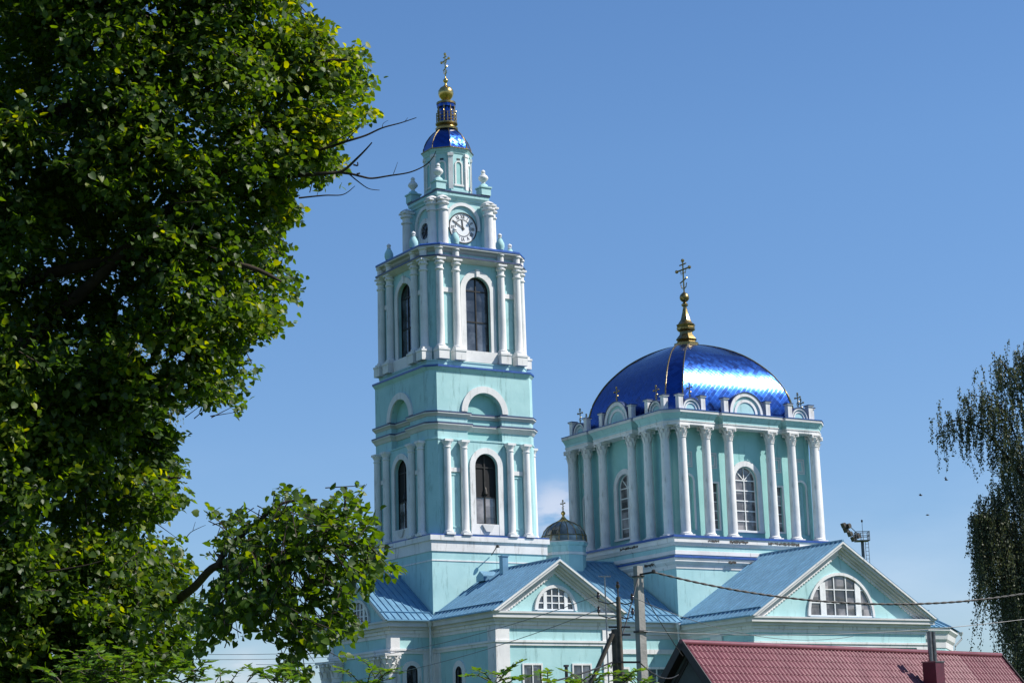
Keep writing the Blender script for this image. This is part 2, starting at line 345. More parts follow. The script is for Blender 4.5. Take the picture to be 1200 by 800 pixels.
def column_mesh(h, r0, r1, kind, wcap):
    """one column standing at the origin: plinth, tapering shaft; capital returned as second mesh"""
    a = MB(); a.box((-r0*1.3, -r0*1.3, 0), (r0*1.3, r0*1.3, .16))
    hc = {'plain': .62, 'ring': .8, 'leafy': .92}[kind] * (1 if h < 9 else 1.25)
    a.lathe([(r0*1.25,.16),(r0*1.25,.26),(r0*1.05,.32)] + [(r0 + (r1-r0)*(t**1.4), .34+(h-hc-.34)*t) for t in (0,.25,.5,.75,1)], (0,0,0), 20)
    c = MB(); zc = h - hc
    if kind == 'leafy':
        c.lathe([(r1*1.12, zc-.05),(r1*1.15, zc),(r1, zc+.04),(r1*1.05, zc+hc*.5),(r1*1.45, zc+hc*.86)], (0,0,0), 16)
        for tier, (zz, hh, rr, k, ph) in enumerate(((.02,.42,1.05,8,0),(.30,.45,1.12,8,PI/8))):
            for i in range(k):
                t = ph + 2*PI*i/k; d = Vector((math.cos(t), math.sin(t), 0)); e = Vector((-d.y, d.x, 0)); b = d*r1*rr
                w_ = r1*.36; z0 = zc + hc*zz; z1 = z0 + hc*hh
                P = lambda k_, o_, z_: b + e*w_*k_ + d*o_ + Vector((0,0,z_))
                c.add([P(-1,.0,z0),P(1,.0,z0),P(1.15,.05,(z0+z1)/2),P(-1.15,.05,(z0+z1)/2),P(.8,.13,z1),P(-.8,.13,z1),P(.5,.24,z1-.05),P(-.5,.24,z1-.05)],
                      [(0,1,2,3),(3,2,4,5),(5,4,6,7)])
        for i in range(4):
            t = PI/4 + PI/2*i; d = Vector((math.cos(t), math.sin(t), 0))
            c.lathe([(.02,-.1),(.085,-.07),(.1,0),(.085,.07),(.02,.1)], d*(wcap*.60)+Vector((0,0,zc+hc*.76)), 8)
        c.box((-wcap/2,-wcap/2,h-hc*.13),(wcap/2,wcap/2,h))
    elif kind == 'ring':
        c.lathe([(r1*1.02,zc-.1),(r1*1.3,zc-.06),(r1*1.3,zc+.03),(r1*1.0,zc+.08),(r1*1.0,zc+.32),(r1*1.45,zc+.42),(r1*1.45,zc+.5),(r1*1.15,zc+.54),(r1*1.2,h-.1)], (0,0,0), 18)
        c.box((-wcap/2,-wcap/2,h-.12),(wcap/2,wcap/2,h))
    else:
        c.lathe([(r1,zc),(r1*1.2,zc+.04),(r1*1.2,zc+.09),(r1*1.0,zc+.12),(r1*1.0,zc+.2),(r1*1.5,h-.2),(r1*1.6,h-.15)], (0,0,0), 18)
        c.box((-wcap/2,-wcap/2,h-.15),(wcap/2,wcap/2,h))
    return a, c
def place_columns(spots, h, r0, r1, kind, wcap, z):
    a, c = column_mesh(h, r0, r1, kind, wcap)
    o = a.build('column', WHITE, CP, 40); k = c.build('capital', WORN if kind == 'leafy' else WHITE, o, 40)
    for i, (x, y) in enumerate(spots):
        if i == 0: o.location = (x, y, z)
        else:
            n_ = link_copy(o, CP, (x, y, z)); link_copy(k, n_)
def on_faces(fs, ss, o): return [F.P(s_, o, 0)[:2] for F in fs for s_ in ss]

def arched_window(F, cx, hw, z0, zs, o_wall, surround, sill=True, vbars=(0,), hbars=(), depth=.3, pane=None, spread=.36, key=False, fan=False, bot=0, barmat=None, bw=.07, proud=.10):
    m_ = MB(); m_.band(F, archpath(cx, hw, z0-bot, zs), archpath(cx, hw+surround, z0-bot, zs), o_wall-.02, o_wall+proud)
    if bot: m_.fbox(F, cx-hw, cx+hw, o_wall-.02, o_wall+proud-.02, z0-bot, z0)
    if sill: m_.fbox(F, cx-hw-surround-.06, cx+hw+surround+.06, o_wall-.02, o_wall+.22, z0-bot-.14, z0-bot)
    if key: m_.fbox(F, cx-.14, cx+.14, o_wall, o_wall+.2, zs+hw-.02, zs+hw+surround+.12)
    w_ = m_.build('window', WHITE, CP)
    p_ = MB(); p_.panel(F, arch(cx, hw, z0, zs), o_wall-depth); p_.build('pane', pane or GLASS, w_)
    b_ = MB(); ob = o_wall-depth
    for v in vbars:
        zt = zs + math.sqrt(max(0, hw*hw - v*v)) if not fan else zs
        b_.fbox(F, cx+v-bw/2, cx+v+bw/2, ob+.003, ob+.07, z0+.004, zt-.02)
    for h_ in hbars:
        ww = hw if h_ <= zs else math.sqrt(max(0, hw*hw-(h_-zs)**2))
        b_.fbox(F, cx-ww+.004, cx+ww-.004, ob+.004, ob+.06, h_-bw/2, h_+bw/2)
    if fan:
        for t in (45, 90, 135):
            b_.bar(F.P(cx, ob+.035, zs), F.P(cx+hw*.97*math.cos(R(t)), ob+.035, zs+hw*.97*math.sin(R(t))), bw*.8)
    b_.band(F, archpath(cx, hw-.07, z0+.07, zs), archpath(cx, hw-.003, z0+.07, zs), ob+.002, ob+.075)
    b_.fbox(F, cx-hw+.005, cx+hw-.005, ob+.002, ob+.08, z0+.005, z0+.075)
    b_.build('window_frame', barmat or WHITEM, w_)
    return w_
def rect_window(F, cx, hw, z0, z1, o_wall, fr=.1, nv=1, nh=1, depth=.2, pane=None):
    m_ = MB(); i_ = [(cx-hw,z0),(cx+hw,z0),(cx+hw,z1),(cx-hw,z1),(cx-hw,z0)]; o_ = [(cx-hw-fr,z0-fr),(cx+hw+fr,z0-fr),(cx+hw+fr,z1+fr),(cx-hw-fr,z1+fr),(cx-hw-fr,z0-fr)]
    m_.band(F, i_, o_, o_wall-.02, o_wall+.07); w_ = m_.build('window', WHITE, CP)
    p_ = MB(); p_.panel(F, i_[:4], o_wall-depth); p_.build('pane', pane or GLASS, w_)
    b_ = MB(); ob = o_wall-depth
    for k in range(nv): x = cx-hw+2*hw*(k+1)/(nv+1); b_.fbox(F, x-.035, x+.035, ob+.003, ob+.06, z0, z1)
    for k in range(nh): z = z0+(z1-z0)*(k+1)/(nh+1); b_.fbox(F, cx-hw, cx+hw, ob+.004, ob+.055, z-.03, z+.03)
    b_.build('window_frame', WHITEM, w_)
    return w_
def cross(p, h, half, parent, mat=GOLD, name='cross'):
    x, y, z = p; m_ = MB(); t = h*.019+.012
    m_.tube([(x,y,z),(x,y,z+h)], t, 6)
    zc = z + h*.72; m_.tube([(x,y-half,zc),(x,y+half,zc)], t, 6)
    m_.tube([(x,y-half*.5,z+h*.88),(x,y+half*.5,z+h*.88)], t*.85, 6)
    m_.tube([(x,y-half*.55,z+h*.44),(x,y+half*.55,z+h*.33)], t*.85, 6)
    for q in ((0,h),(-half,h*.72),(half,h*.72)):
        m_.lathe([(.003,-t*2.4),(t*1.8,-t*1.6),(t*2.4,0),(t*1.8,t*1.6),(.003,t*2.4)], (x,y+q[0],z+q[1]), 8)
    for s_ in (-1,1):                     # little crescent scrolls
        m_.tube([(x,y,z+h*.12),(x,y+s_*half*.35,z+h*.17),(x,y+s_*half*.45,z+h*.28)], t*.7, 5)
        for a_ in (.25,.5): m_.tube([(x,y+s_*half*a_,zc-half*(.5-a_)),(x,y+s_*half*(a_-.2),zc-half*.45)], t*.5, 4)
    return m_.build(name, mat, parent, 40)

# ---- tower base
b = MB(); b.box((-4.65,-4.65,0),(4.65,4.65,17.85))
b.sweep(chamfer(0,0,4.652,0), [(0,17.12),(.06,17.13),(.06,17.8),(0,17.81)]); b.build('tower_base', [MINT], CP)
b = MB()
b.sweep(chamfer(0,0,4.656,0), [(0,17.1),(.07,17.11),(.07,17.82),(.10,17.84),(.20,17.86),(.20,18.2),(-.15,18.22)])
b.sweep(chamfer(0,0,4.65,0), [(0,16.43),(.04,16.44),(.04,16.52),(0,16.53)])
b.m = 1; b.sweep(chamfer(0,0,4.6,0), [(.23,18.2),(.23,18.3),(-.2,18.34)], top=True); b.build('base_ledge', [WHITE, BLUECAP], CP)

# ---- tower stage one
A1, C1 = 4.4, .55
NZ0, NZS, NHW = 24.95, 27.07, 1.42
b = MB()
for F in FT:
    win = arch(0, .93, 19.15, 23.22); nich = arch(0, NHW, NZ0, NZS)
    b.holed(F, [(-(A1-C1),18.2),(A1-C1,18.2),(A1-C1,30.3),(-(A1-C1),30.3)], [win, nich], A1)
    b.reveal(F, win, A1, A1-.34); b.reveal(F, nich, A1, A1-.45)
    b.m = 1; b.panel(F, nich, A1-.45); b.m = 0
for F, G in zip(FT, FT[1:]+FT[:1]):
    p, q = F.P(A1-C1, A1, 0), G.P(-(A1-C1), A1, 0)
    b.add([(p[0],p[1],18.2),(q[0],q[1],18.2),(q[0],q[1],30.3),(p[0],p[1],30.3)], [(0,1,2,3)])
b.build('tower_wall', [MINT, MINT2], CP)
for F in FT:
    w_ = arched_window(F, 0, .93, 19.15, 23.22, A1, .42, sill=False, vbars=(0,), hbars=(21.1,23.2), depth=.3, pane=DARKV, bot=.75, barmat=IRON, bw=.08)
    k = MB(); k.panel(F, [(-.92,19.2),(.92,19.2),(.92,21.05),(-.92,21.05)], A1-.29); k.build('lower_pane', GLASSL, w_)
    k = MB(); k.lathe([(.03,0),(.2,.0),(.18,.12),(.13,.34),(.08,.5),(.02,.54)], F.P(.05, A1-.27, 21.3), 14); k.bar(F.P(.05,A1-.27,21.8),F.P(.05,A1-.27,23.6),.06); k.build('bell', IRON, CP, 40)
    k = MB(); k.prism(F, [(-.42,18.95),(-.2,18.62),(.2,18.58),(.42,18.95),(.5,19.1),(-.5,19.1)], A1+.08, A1+.2); k.build('sill_crest', PALE, CP)
    k = MB(); k.band(F, archpath(0, NHW+.02, NZS, NZS, 20), archpath(0, NHW+.5, NZS, NZS, 20), A1-.01, A1+.13); k.build('niche_arch', WHITE, CP)
    for s_ in (-1, 1):
        x = 2.575*s_; k = MB(); k.fbox(F, x-.42, x+.42, A1-.01, A1+.1, 22.72, 23.02); k.build('panel_band', WHITE, CP)
        k = MB(); k.band(F, [(x-.3,18.9),(x-.3,22.5),(x+.3,22.5),(x+.3,18.9),(x-.3,18.9)], [(x-.37,18.83),(x-.37,22.57),(x+.37,22.57),(x+.37,18.83),(x-.37,18.83)], A1-.01, A1+.05); k.build('panel_frame', MINT, CP)
place_columns(on_faces(FT, (-3.25,-1.9,1.9,3.25), A1+.22), 6.68, .27, .24, 'plain', .66, 18.27)
def niche_side(a, c, rec, hw): return [(-(a-c),a),(-hw,a),(-hw,a-rec),(hw,a-rec),(hw,a),(a-c,a)]
pl = plan_of(0,0,niche_side(A1,C1,.43,NHW+.002))
b = MB()
b.sweep(pl, [(-.01,25.70),(.05,25.72),(.10,25.8),(.16,25.9),(.28,26.02),(.28,26.12)])
b.sweep(pl, [(-.01,26.62),(.05,26.64),(.10,26.72),(.22,26.82),(.22,26.92)])
b.m = 1; b.sweep(pl, [(.30,26.10),(.30,26.19),(-.02,26.26)]); b.sweep(pl, [(.24,26.90),(.24,26.98),(-.02,27.05)])
b.m = 2; b.sweep(plan_of(0,0,[(-(A1-C1),A1),(A1-C1,A1)]), [(-.01,24.96),(.05,24.97),(.06,25.07),(-.01,25.1)])
b.build('tower_cornice', [PALE, DARKCAP, MINT], CP)
# ---- ledge between stages
b = MB(); pl = chamfer(0,0,A1-.1,.6)
b.sweep(pl, [(.1,29.7),(.13,29.86),(.2,29.95),(.3,30.1),(.3,30.2)]); b.m = 1; b.sweep(pl, [(.34,30.14),(.34,30.28),(-.5,30.36)], top=True)
b.m = 0; b.sweep(chamfer(0,0,4.16,.6), [(0,30.3),(0,30.62),(.05,30.66),(.05,30.74),(-.3,30.76)]); b.build('stage_ledge', [MINT, BLUECAP], CP)
# ---- tower stage two
A2, C2 = 3.85, .62
b = MB()
for F in FT:
    win = arch(0, 1.02, 31.64, 36.13)
    b.holed(F, [(-(A2-C2),30.6),(A2-C2,30.6),(A2-C2,39.2),(-(A2-C2),39.2)], [win], A2); b.reveal(F, win, A2, A2-.34)
for F, G in zip(FT, FT[1:]+FT[:1]):
    p, q = F.P(A2-C2, A2, 0), G.P(-(A2-C2), A2, 0)
    b.add([(p[0],p[1],30.6),(q[0],q[1],30.6),(q[0],q[1],39.2),(p[0],p[1],39.2)], [(0,1,2,3)])
b.build('tower_wall', MINT, CP)
for F in FT:
    arched_window(F, 0, 1.02, 31.64, 36.13, A2, .43, sill=False, vbars=(0,), hbars=(33.84,36.13), depth=.3, barmat=IRON, bw=.09, key=True)
    k = MB(); k.prism(F, [(-1.35,30.78),(1.35,30.78),(1.55,31.6),(-1.55,31.6)], A2-.02, A2+.3); k.build('window_apron', WHITE, CP)
    for s_ in (-3.25,-1.88,1.88,3.25):
        k = MB(); k.fbox(F, s_-.42, s_+.42, A2-.1, A2+.72, 30.76, 31.38); k.fbox(F, s_-.46, s_+.46, A2-.1, A2+.76, 31.38, 31.52); k.build('column_pedestal', WHITE, CP)
        k = MB(); k.lathe([(.27,38.4),(.27,38.8),(.36,38.88),(.36,38.96)], F.P(s_, A2+.22, 0), 14); k.build('frieze_block', WHITE, CP, 40)
    for s_ in (-1, 1):
        x = 2.565*s_; k = MB(); k.fbox(F, x-.45, x+.45, A2-.01, A2+.10, 35.78, 36.12); k.build('panel_band', WHITE, CP)
        k = MB(); k.fbox(F, x-.33, x+.33, A2-.01, A2+.05, 32.0, 35.5); k.build('panel_frame', MINT, CP)
place_columns(on_faces(FT, (-3.25,-1.88,1.88,3.25), A2+.24), 6.66, .29, .255, 'ring', .72, 31.52)
b = MB(); pl = chamfer(0,0,A2,.75)
b.sweep(pl, [(0,38.02),(.1,38.04),(.5,38.2),(.6,38.24),(.6,38.29)]); b.m = 1; b.sweep(pl, [(.64,38.27),(.64,38.38),(0,38.46)])
b.m = 2; b.sweep(pl, [(.05,38.4),(.05,38.72)])
b.m = 0; b.sweep(pl, [(.05,38.7),(.2,38.78),(.3,38.9),(.58,38.98),(.58,39.1)]); b.m = 3; b.sweep(pl, [(.62,39.08),(.62,39.19),(.5,39.28),(-1.2,39.42)], top=True)
b.build('tower_cornice', [PALE, DARKCAP, MINT, BLUECAP], CP)
def vase(p, h, r, parent=None, mats=(WHITE,)):
    k = MB(); x, y, z = p
    k.lathe([(r*.75,0),(r*.8,.05*h),(r,.2*h),(r*.95,.42*h),(r*.55,.62*h),(r*.32,.72*h),(r*.45,.75*h),(r*.3,.79*h),(r*.42,.86*h),(r*.42,.92*h),(r*.15,.98*h),(.01,h)], (x,y,z), 14)
    return k
spots = [F.P(s_, A2+.24, 39.33) for F in FT for s_ in (-1.9, 1.9)]
v0 = MB(); v0.lathe([(.26,0),(.27,.06),(.33,.24),(.32,.5),(.2,.76),(.12,.88)], (0,0,0), 14); v0.m = 1; v0.lathe([(.11,.87),(.17,.91),(.1,.96),(.13,1.02),(.17,1.1),(.13,1.19),(.05,1.24),(.01,1.28)], (0,0,0), 14)
v0 = v0.build('vase_finial', [MINT, WHITE], CP, 40)
for i, p in enumerate(spots):
    if i == 0: v0.location = p
    else: link_copy(v0, CP, p)
# ---- clock stage
A3 = 1.95
b = MB(); b.box((-A3,-A3,39.3),(A3,A3,43.6))
for sx_ in (-1,1):
    for sy_ in (-1,1):
        b.box((sx_*1.94-.34,sy_*2.05-.45,39.3),(sx_*1.94+.34,sy_*2.05+.45,43.0)); b.box((sx_*2.05-.46,sy_*1.94-.33,39.31),(sx_*2.05+.46,sy_*1.94+.33,42.98))
b.sweep(chamfer(0,0,2.0,0), [(.0,39.3),(.25,39.3),(.25,39.55),(0,39.6)])
b.build('clock_stage', MINT, CP)
place_columns(on_faces(FT, (-1.94,1.94), 2.5), 3.75, .37, .34, 'ring', .9, 39.4)
b = MB()
for F in FT:
    for s_ in (-1.94,1.94):
        b.lathe([(.5,43.14),(.52,43.2),(.3,43.36),(.1,43.46)], F.P(s_, 2.5, 0), 12)
b.build('column_cap', PALE, CP, 40)
b = MB(); pl = chamfer(0,0,A3+.02,0)
b.sweep(pl, [(0,43.35),(.06,43.37),(.1,43.5),(.25,43.62),(.25,43.86)]); b.m = 1; b.sweep(pl, [(.3,43.85),(.31,43.96),(-.5,44.03)], top=True)
b.build('clock_cornice', [MINT, DARKCAP], CP)
def stroke(k, F, cx, cz, rot, a, b_, w_, o):
    (x0,z0),(x1,z1) = a, b_
    d = Vector((x1-x0, z1-z0)).normalized()*1; n_ = Vector((-d.y, d.x))*w_/2
    poly = [(x0+n_.x,z0+n_.y),(x0-n_.x,z0-n_.y),(x1-n_.x,z1-n_.y),(x1+n_.x,z1+n_.y)]
    c_, s_ = math.cos(rot), math.sin(rot)
    k.prism(F, [(cx+c_*x-s_*z, cz+s_*x+c_*z) for x, z in poly], o, o+.012)
def glyphs(k, F, cx, cz, rot, txt, h, o):
    wid = {'I': .3, 'V': .75, 'X': .75}; tot = sum(wid[c] for c in txt)*h; x = -tot/2
    for c in txt:
        ww = wid[c]*h
        if c == 'I': stroke(k,F,cx,cz,rot,(x+ww/2,-h/2),(x+ww/2,h/2),h*.17,o)
        elif c == 'V': stroke(k,F,cx,cz,rot,(x+.1*h,h/2),(x+ww/2,-h/2),h*.17,o); stroke(k,F,cx,cz,rot,(x+ww/2,-h/2),(x+ww-.1*h,h/2),h*.1,o+.001)
        else: stroke(k,F,cx,cz,rot,(x+.1*h,h/2),(x+ww-.1*h,-h/2),h*.17,o); stroke(k,F,cx,cz,rot,(x+.1*h,-h/2),(x+ww-.1*h,h/2),h*.1,o+.001)
        x += ww
def disc(r, n=40, cx=0, cz=0): return [(cx+r*math.cos(2*PI*i/n), cz+r*math.sin(2*PI*i/n)) for i in range(n)]
CZ = 41.3; RC = 1.12
ROM = ['XII','I','II','III','IIII','V','VI','VII','VIII','IX','X','XI']
F = FT[0]
k = MB(); k.prism(F, disc(RC,48,0,CZ), A3, A3+.05); ck = k.build('clock', WHITEM, CP)
k = MB()
for ri, ro in ((RC-.005, RC+.06), (.60,.625)):
    pi_ = disc(ri,48,0,CZ); po = disc(ro,48,0,CZ); k.band(F, pi_+pi_[:1], po+po[:1], A3+.03, A3+(.12 if ri > 1 else .062))
k.build('clock_ring', BLACKP, ck)
k = MB()
for i, t in enumerate(ROM):
    a_ = -2*PI*i/12; glyphs(k, F, -math.sin(a_)*.86, CZ+math.cos(a_)*.86, a_, t, .27, A3+.052)
for i in range(60):
    a_ = 2*PI*i/60; stroke(k, F, 0, CZ, a_, (0,.64),(0,.68), .03, A3+.0515)
k.build('numerals', BLACKP, ck)
for ang, ln, wd, oo in ((300, .92, .075, .085), (355, .62, .10, .07)):
    k = MB(); a_ = -R(ang); stroke(k, F, 0, CZ, a_, (0,-.18), (0,ln), wd, A3+oo); k.prism(F, disc(.09,14,0,CZ), A3+oo-.003, A3+oo+.016); k.build('clock_hand', BLACKP, ck)
for F in FT[1:]:
    k = MB(); i_ = disc(.62,32,0,CZ); o_ = disc(.98,32,0,CZ); k.band(F, i_+i_[:1], o_+o_[:1], A3-.01, A3+.14); rw = k.build('round_window', WHITE, CP)
    k = MB(); k.panel(F, disc(.63,32,0,CZ), A3+.01); k.build('pane', GLASS, rw)
    k = MB()
    for t in (0,45,90,135): k.bar(F.P(-.6*math.cos(R(t)),A3+.03,CZ-.6*math.sin(R(t))),F.P(.6*math.cos(R(t)),A3+.03,CZ+.6*math.sin(R(t))),.04)
    k.build('window_frame', IRON, rw)
for F in FT:
    k = MB(); k.band(F, archpath(0,1.22,41.2,41.75,20), archpath(0,1.46,41.2,41.75,20), A3-.01, A3+.16); k.build('clock_arch', WHITE, CP)
v1 = MB(); v1.box((-.4,-.4,0),(.4,.4,.55)); v1.box((-.47,-.47,.55),(.47,.47,.66)); v1.lathe([(.42,.66),(.3,.85),(.14,.95)], (0,0,0), 12); v1 = v1.build('urn_pedestal', MINT, CP, 40)
v1u = MB(); v1u.lathe([(.13,.95),(.16,1.0),(.13,1.06),(.36,1.3),(.38,1.42),(.3,1.56),(.18,1.62),(.2,1.68),(.12,1.76),(.17,1.86),(.12,1.98),(.01,2.05)], (0,0,0), 14); v1u = v1u.build('urn', WHITE, v1, 40)
for i, (a_, b_) in enumerate(((-1,-1),(1,-1),(1,1),(-1,1))):
    p = (a_*1.93, b_*1.93, 44.0)
    if i == 0: v1.location = p
    else: n_ = link_copy(v1, CP, p); link_copy(v1u, n_)
# ---- lantern
PH = R(22.5); R8 = 1.74
b = MB(); b.lathe([(R8*1.05,44.0),(R8*1.05,44.35),(R8,44.4),(R8,47.3)], (0,0,0), 8, PH); b.build('lantern_wall', MINT, CP)
b = MB()
for i in range(8):
    a_ = PH + 2*PI*i/8; d = Vector((math.cos(a_), math.sin(a_), 0)); e = Vector((-d.y, d.x, 0))
    b.obox(d*(R8-.03)+Vector((0,0,45.75)), e*.17, d*.09, (0,0,1.4)); b.obox(d*(R8-.01)+Vector((0,0,47.0)), e*.22, d*.12, (0,0,.1))
b.build('lantern_pilaster', WHITE, CP)
for i in range(8):
    a_ = 2*PI*i/8; n_ = (math.cos(a_), math.sin(a_)); F = Face(0,0,(-n_[1],n_[0]),n_); ap = R8*math.cos(PH)
    k = MB(); k.band(F, archpath(0,.22,44.75,46.25,8), archpath(0,.33,44.75,46.25,8), ap-.01, ap+.07); k.fbox(F,-.4,.4,ap-.01,ap+.08,44.6,44.745); lw = k.build('lantern_niche', WHITE, CP)
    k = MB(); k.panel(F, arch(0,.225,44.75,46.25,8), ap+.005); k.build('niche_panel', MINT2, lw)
    k = MB(); k.fbox(F,-.14,.14,ap-.01,ap+.02,46.62,46.76); k.build('vent_slot', BLACKP, lw)
b = MB(); b.lathe([(R8,47.1),(R8*1.03,47.15),(R8*1.06,47.3),(R8*1.12,47.45),(R8*1.12,47.52)], (0,0,0), 8, PH); b.m = 1; b.lathe([(R8*1.15,47.5),(R8*1.15,47.57),(R8,47.63)], (0,0,0), 8, PH)
b.build('lantern_cornice', [MINT, DGOLD], CP)
def oct_dome(prof, cx, cy, ph, n, mat, name):
    b = MB(); b.lathe(prof, (cx,cy,0), n, ph)
    o = b.build(name, mat, CP, 20); uv = o.data.uv_layers.new(name='UVMap')
    for pl_ in o.data.polygons:
        c_ = pl_.center; a_ = math.atan2(c_.y-cy, c_.x-cx); a_ = ph + PI/n + round((a_-ph-PI/n)/(2*PI/n))*(2*PI/n); t_ = Vector((-math.sin(a_), math.cos(a_)))
        for li in pl_.loop_indices:
            q = o.data.vertices[o.data.loops[li].vertex_index].co; uv.data[li].uv = ((q.x-cx)*t_.x+(q.y-cy)*t_.y + a_*3, q.z*1.25)
    return o
prof = [(1.82,47.6),(1.8,47.85),(1.7,48.15),(1.54,48.5),(1.3,48.85),(1.02,49.15),(.8,49.32),(.74,49.4)]
ld = oct_dome(prof, 0, 0, PH, 8, DOME2, 'lantern_dome')
for i in range(8):
    a_ = PH + 2*PI*i/8; k = MB(); k.tube([((r+.01)*math.cos(a_),(r+.01)*math.sin(a_),z) for r, z in prof], .035, 5); k.build('dome_rib', DGOLD, ld, 40)
b = MB(); b.lathe([(.74,49.35),(.84,49.4),(.86,49.55),(.72,49.62),(.68,49.72),(.84,49.85),(.84,49.95),(.7,49.98)], (0,0,0), 16); b.build('spire_collar', DGOLD, CP, 40); b = MB(); b.lathe([(.66,51.4),(.74,51.45),(.74,51.6),(.5,51.68),(.34,51.78)], (0,0,0), 16)
b.build('spire_collar', DGOLD, CP, 40)
b = MB(); b.lathe([(.56,49.9),(.54,51.45)], (0,0,0), 8, PH); b.lathe([(.7,51.2),(.72,51.45)], (0,0,0), 8, PH)
o = b.build('spire_drum', DOME2, CP); o.data.uv_layers.new(name='UVMap')
b = MB()
for i in range(16):
    a_ = 2*PI*i/16; b.tube([(.76*math.cos(a_),.76*math.sin(a_),49.95),(.76*math.cos(a_),.76*math.sin(a_),50.72)], .025, 5)
    if i % 2 == 0: b.tube([(.64*math.cos(a_),.64*math.sin(a_),49.95),(.64*math.cos(a_),.64*math.sin(a_),51.3)], .045, 5); b.lathe([(.01,.9),(.05,.96),(.01,1.05)], (.76*math.cos(a_),.76*math.sin(a_),49.85), 6)
for z in (50.15,50.45,50.7):
    b.tube([(.76*math.cos(2*PI*i/24),.76*math.sin(2*PI*i/24),z) for i in range(25)], .028, 5)
b.build('spire_railing', DGOLD, CP, 40)
b = MB(); b.lathe([(.3,51.75),(.34,51.85),(.5,52.05),(.59,52.3),(.57,52.55),(.42,52.78),(.2,52.92),(.09,53.05),(.09,53.2),(.17,53.28),(.19,53.38),(.14,53.5),(.05,53.56),(.04,53.7)], (0,0,0), 20); b.build('spire_ball', GOLD, CP, 60)
cross((0,0,53.65), 1.85, .55, CP)
# ---- tower lamp rod
k = MB(); k.tube([(.05,-4.75,16.95),(.05,-5.5,17.45),(.05,-5.6,17.5)], .035, 5); k.lathe([(.03,-.12),(.14,-.1),(.1,.06),(.03,.1)], (.05,-5.62,17.48), 10); k.build('wall_lamp', IRON, CP, 40)

# ---- roofs with standing seams
def roof_plane(k, e0, e1, r1, r0, sp=.52, seam=.06, fold=True):
    e0, e1, r1, r0 = map(Vector, (e0, e1, r1, r0)); nrm = (e1-e0).cross(r0-e0).normalized()
    if nrm.z < 0: nrm = -nrm
    up = nrm*.05
    k.add([e0,e1,r1,r0,e0-up,e1-up,r1-up,r0-up], [(0,1,2,3),(7,6,5,4),(0,4,5,1),(1,5,6,2),(2,6,7,3),(3,7,4,0)])
    ln = (e1-e0).length; n_ = int(ln/sp)
    for i in range(n_+1):
        t = (i+.5)/(n_+1); a_ = e0.lerp(e1, t); b_ = r0.lerp(r1, t); d = (b_-a_).normalized(); s_ = d.cross(nrm)
        k.obox((a_+b_)/2+nrm*seam/2, s_*.02, nrm*seam/2, d*((b_-a_).length/2))
    if fold:
        h = (r0-e0).length; a_ = e0.lerp(r0, .95/h); b_ = e1.lerp(r1, .95/h); d = (b_-a_).normalized(); s_ = d.cross(nrm)
        k.obox((a_+b_)/2+nrm*.05, s_*.025, nrm*.05, d*((b_-a_).length/2))
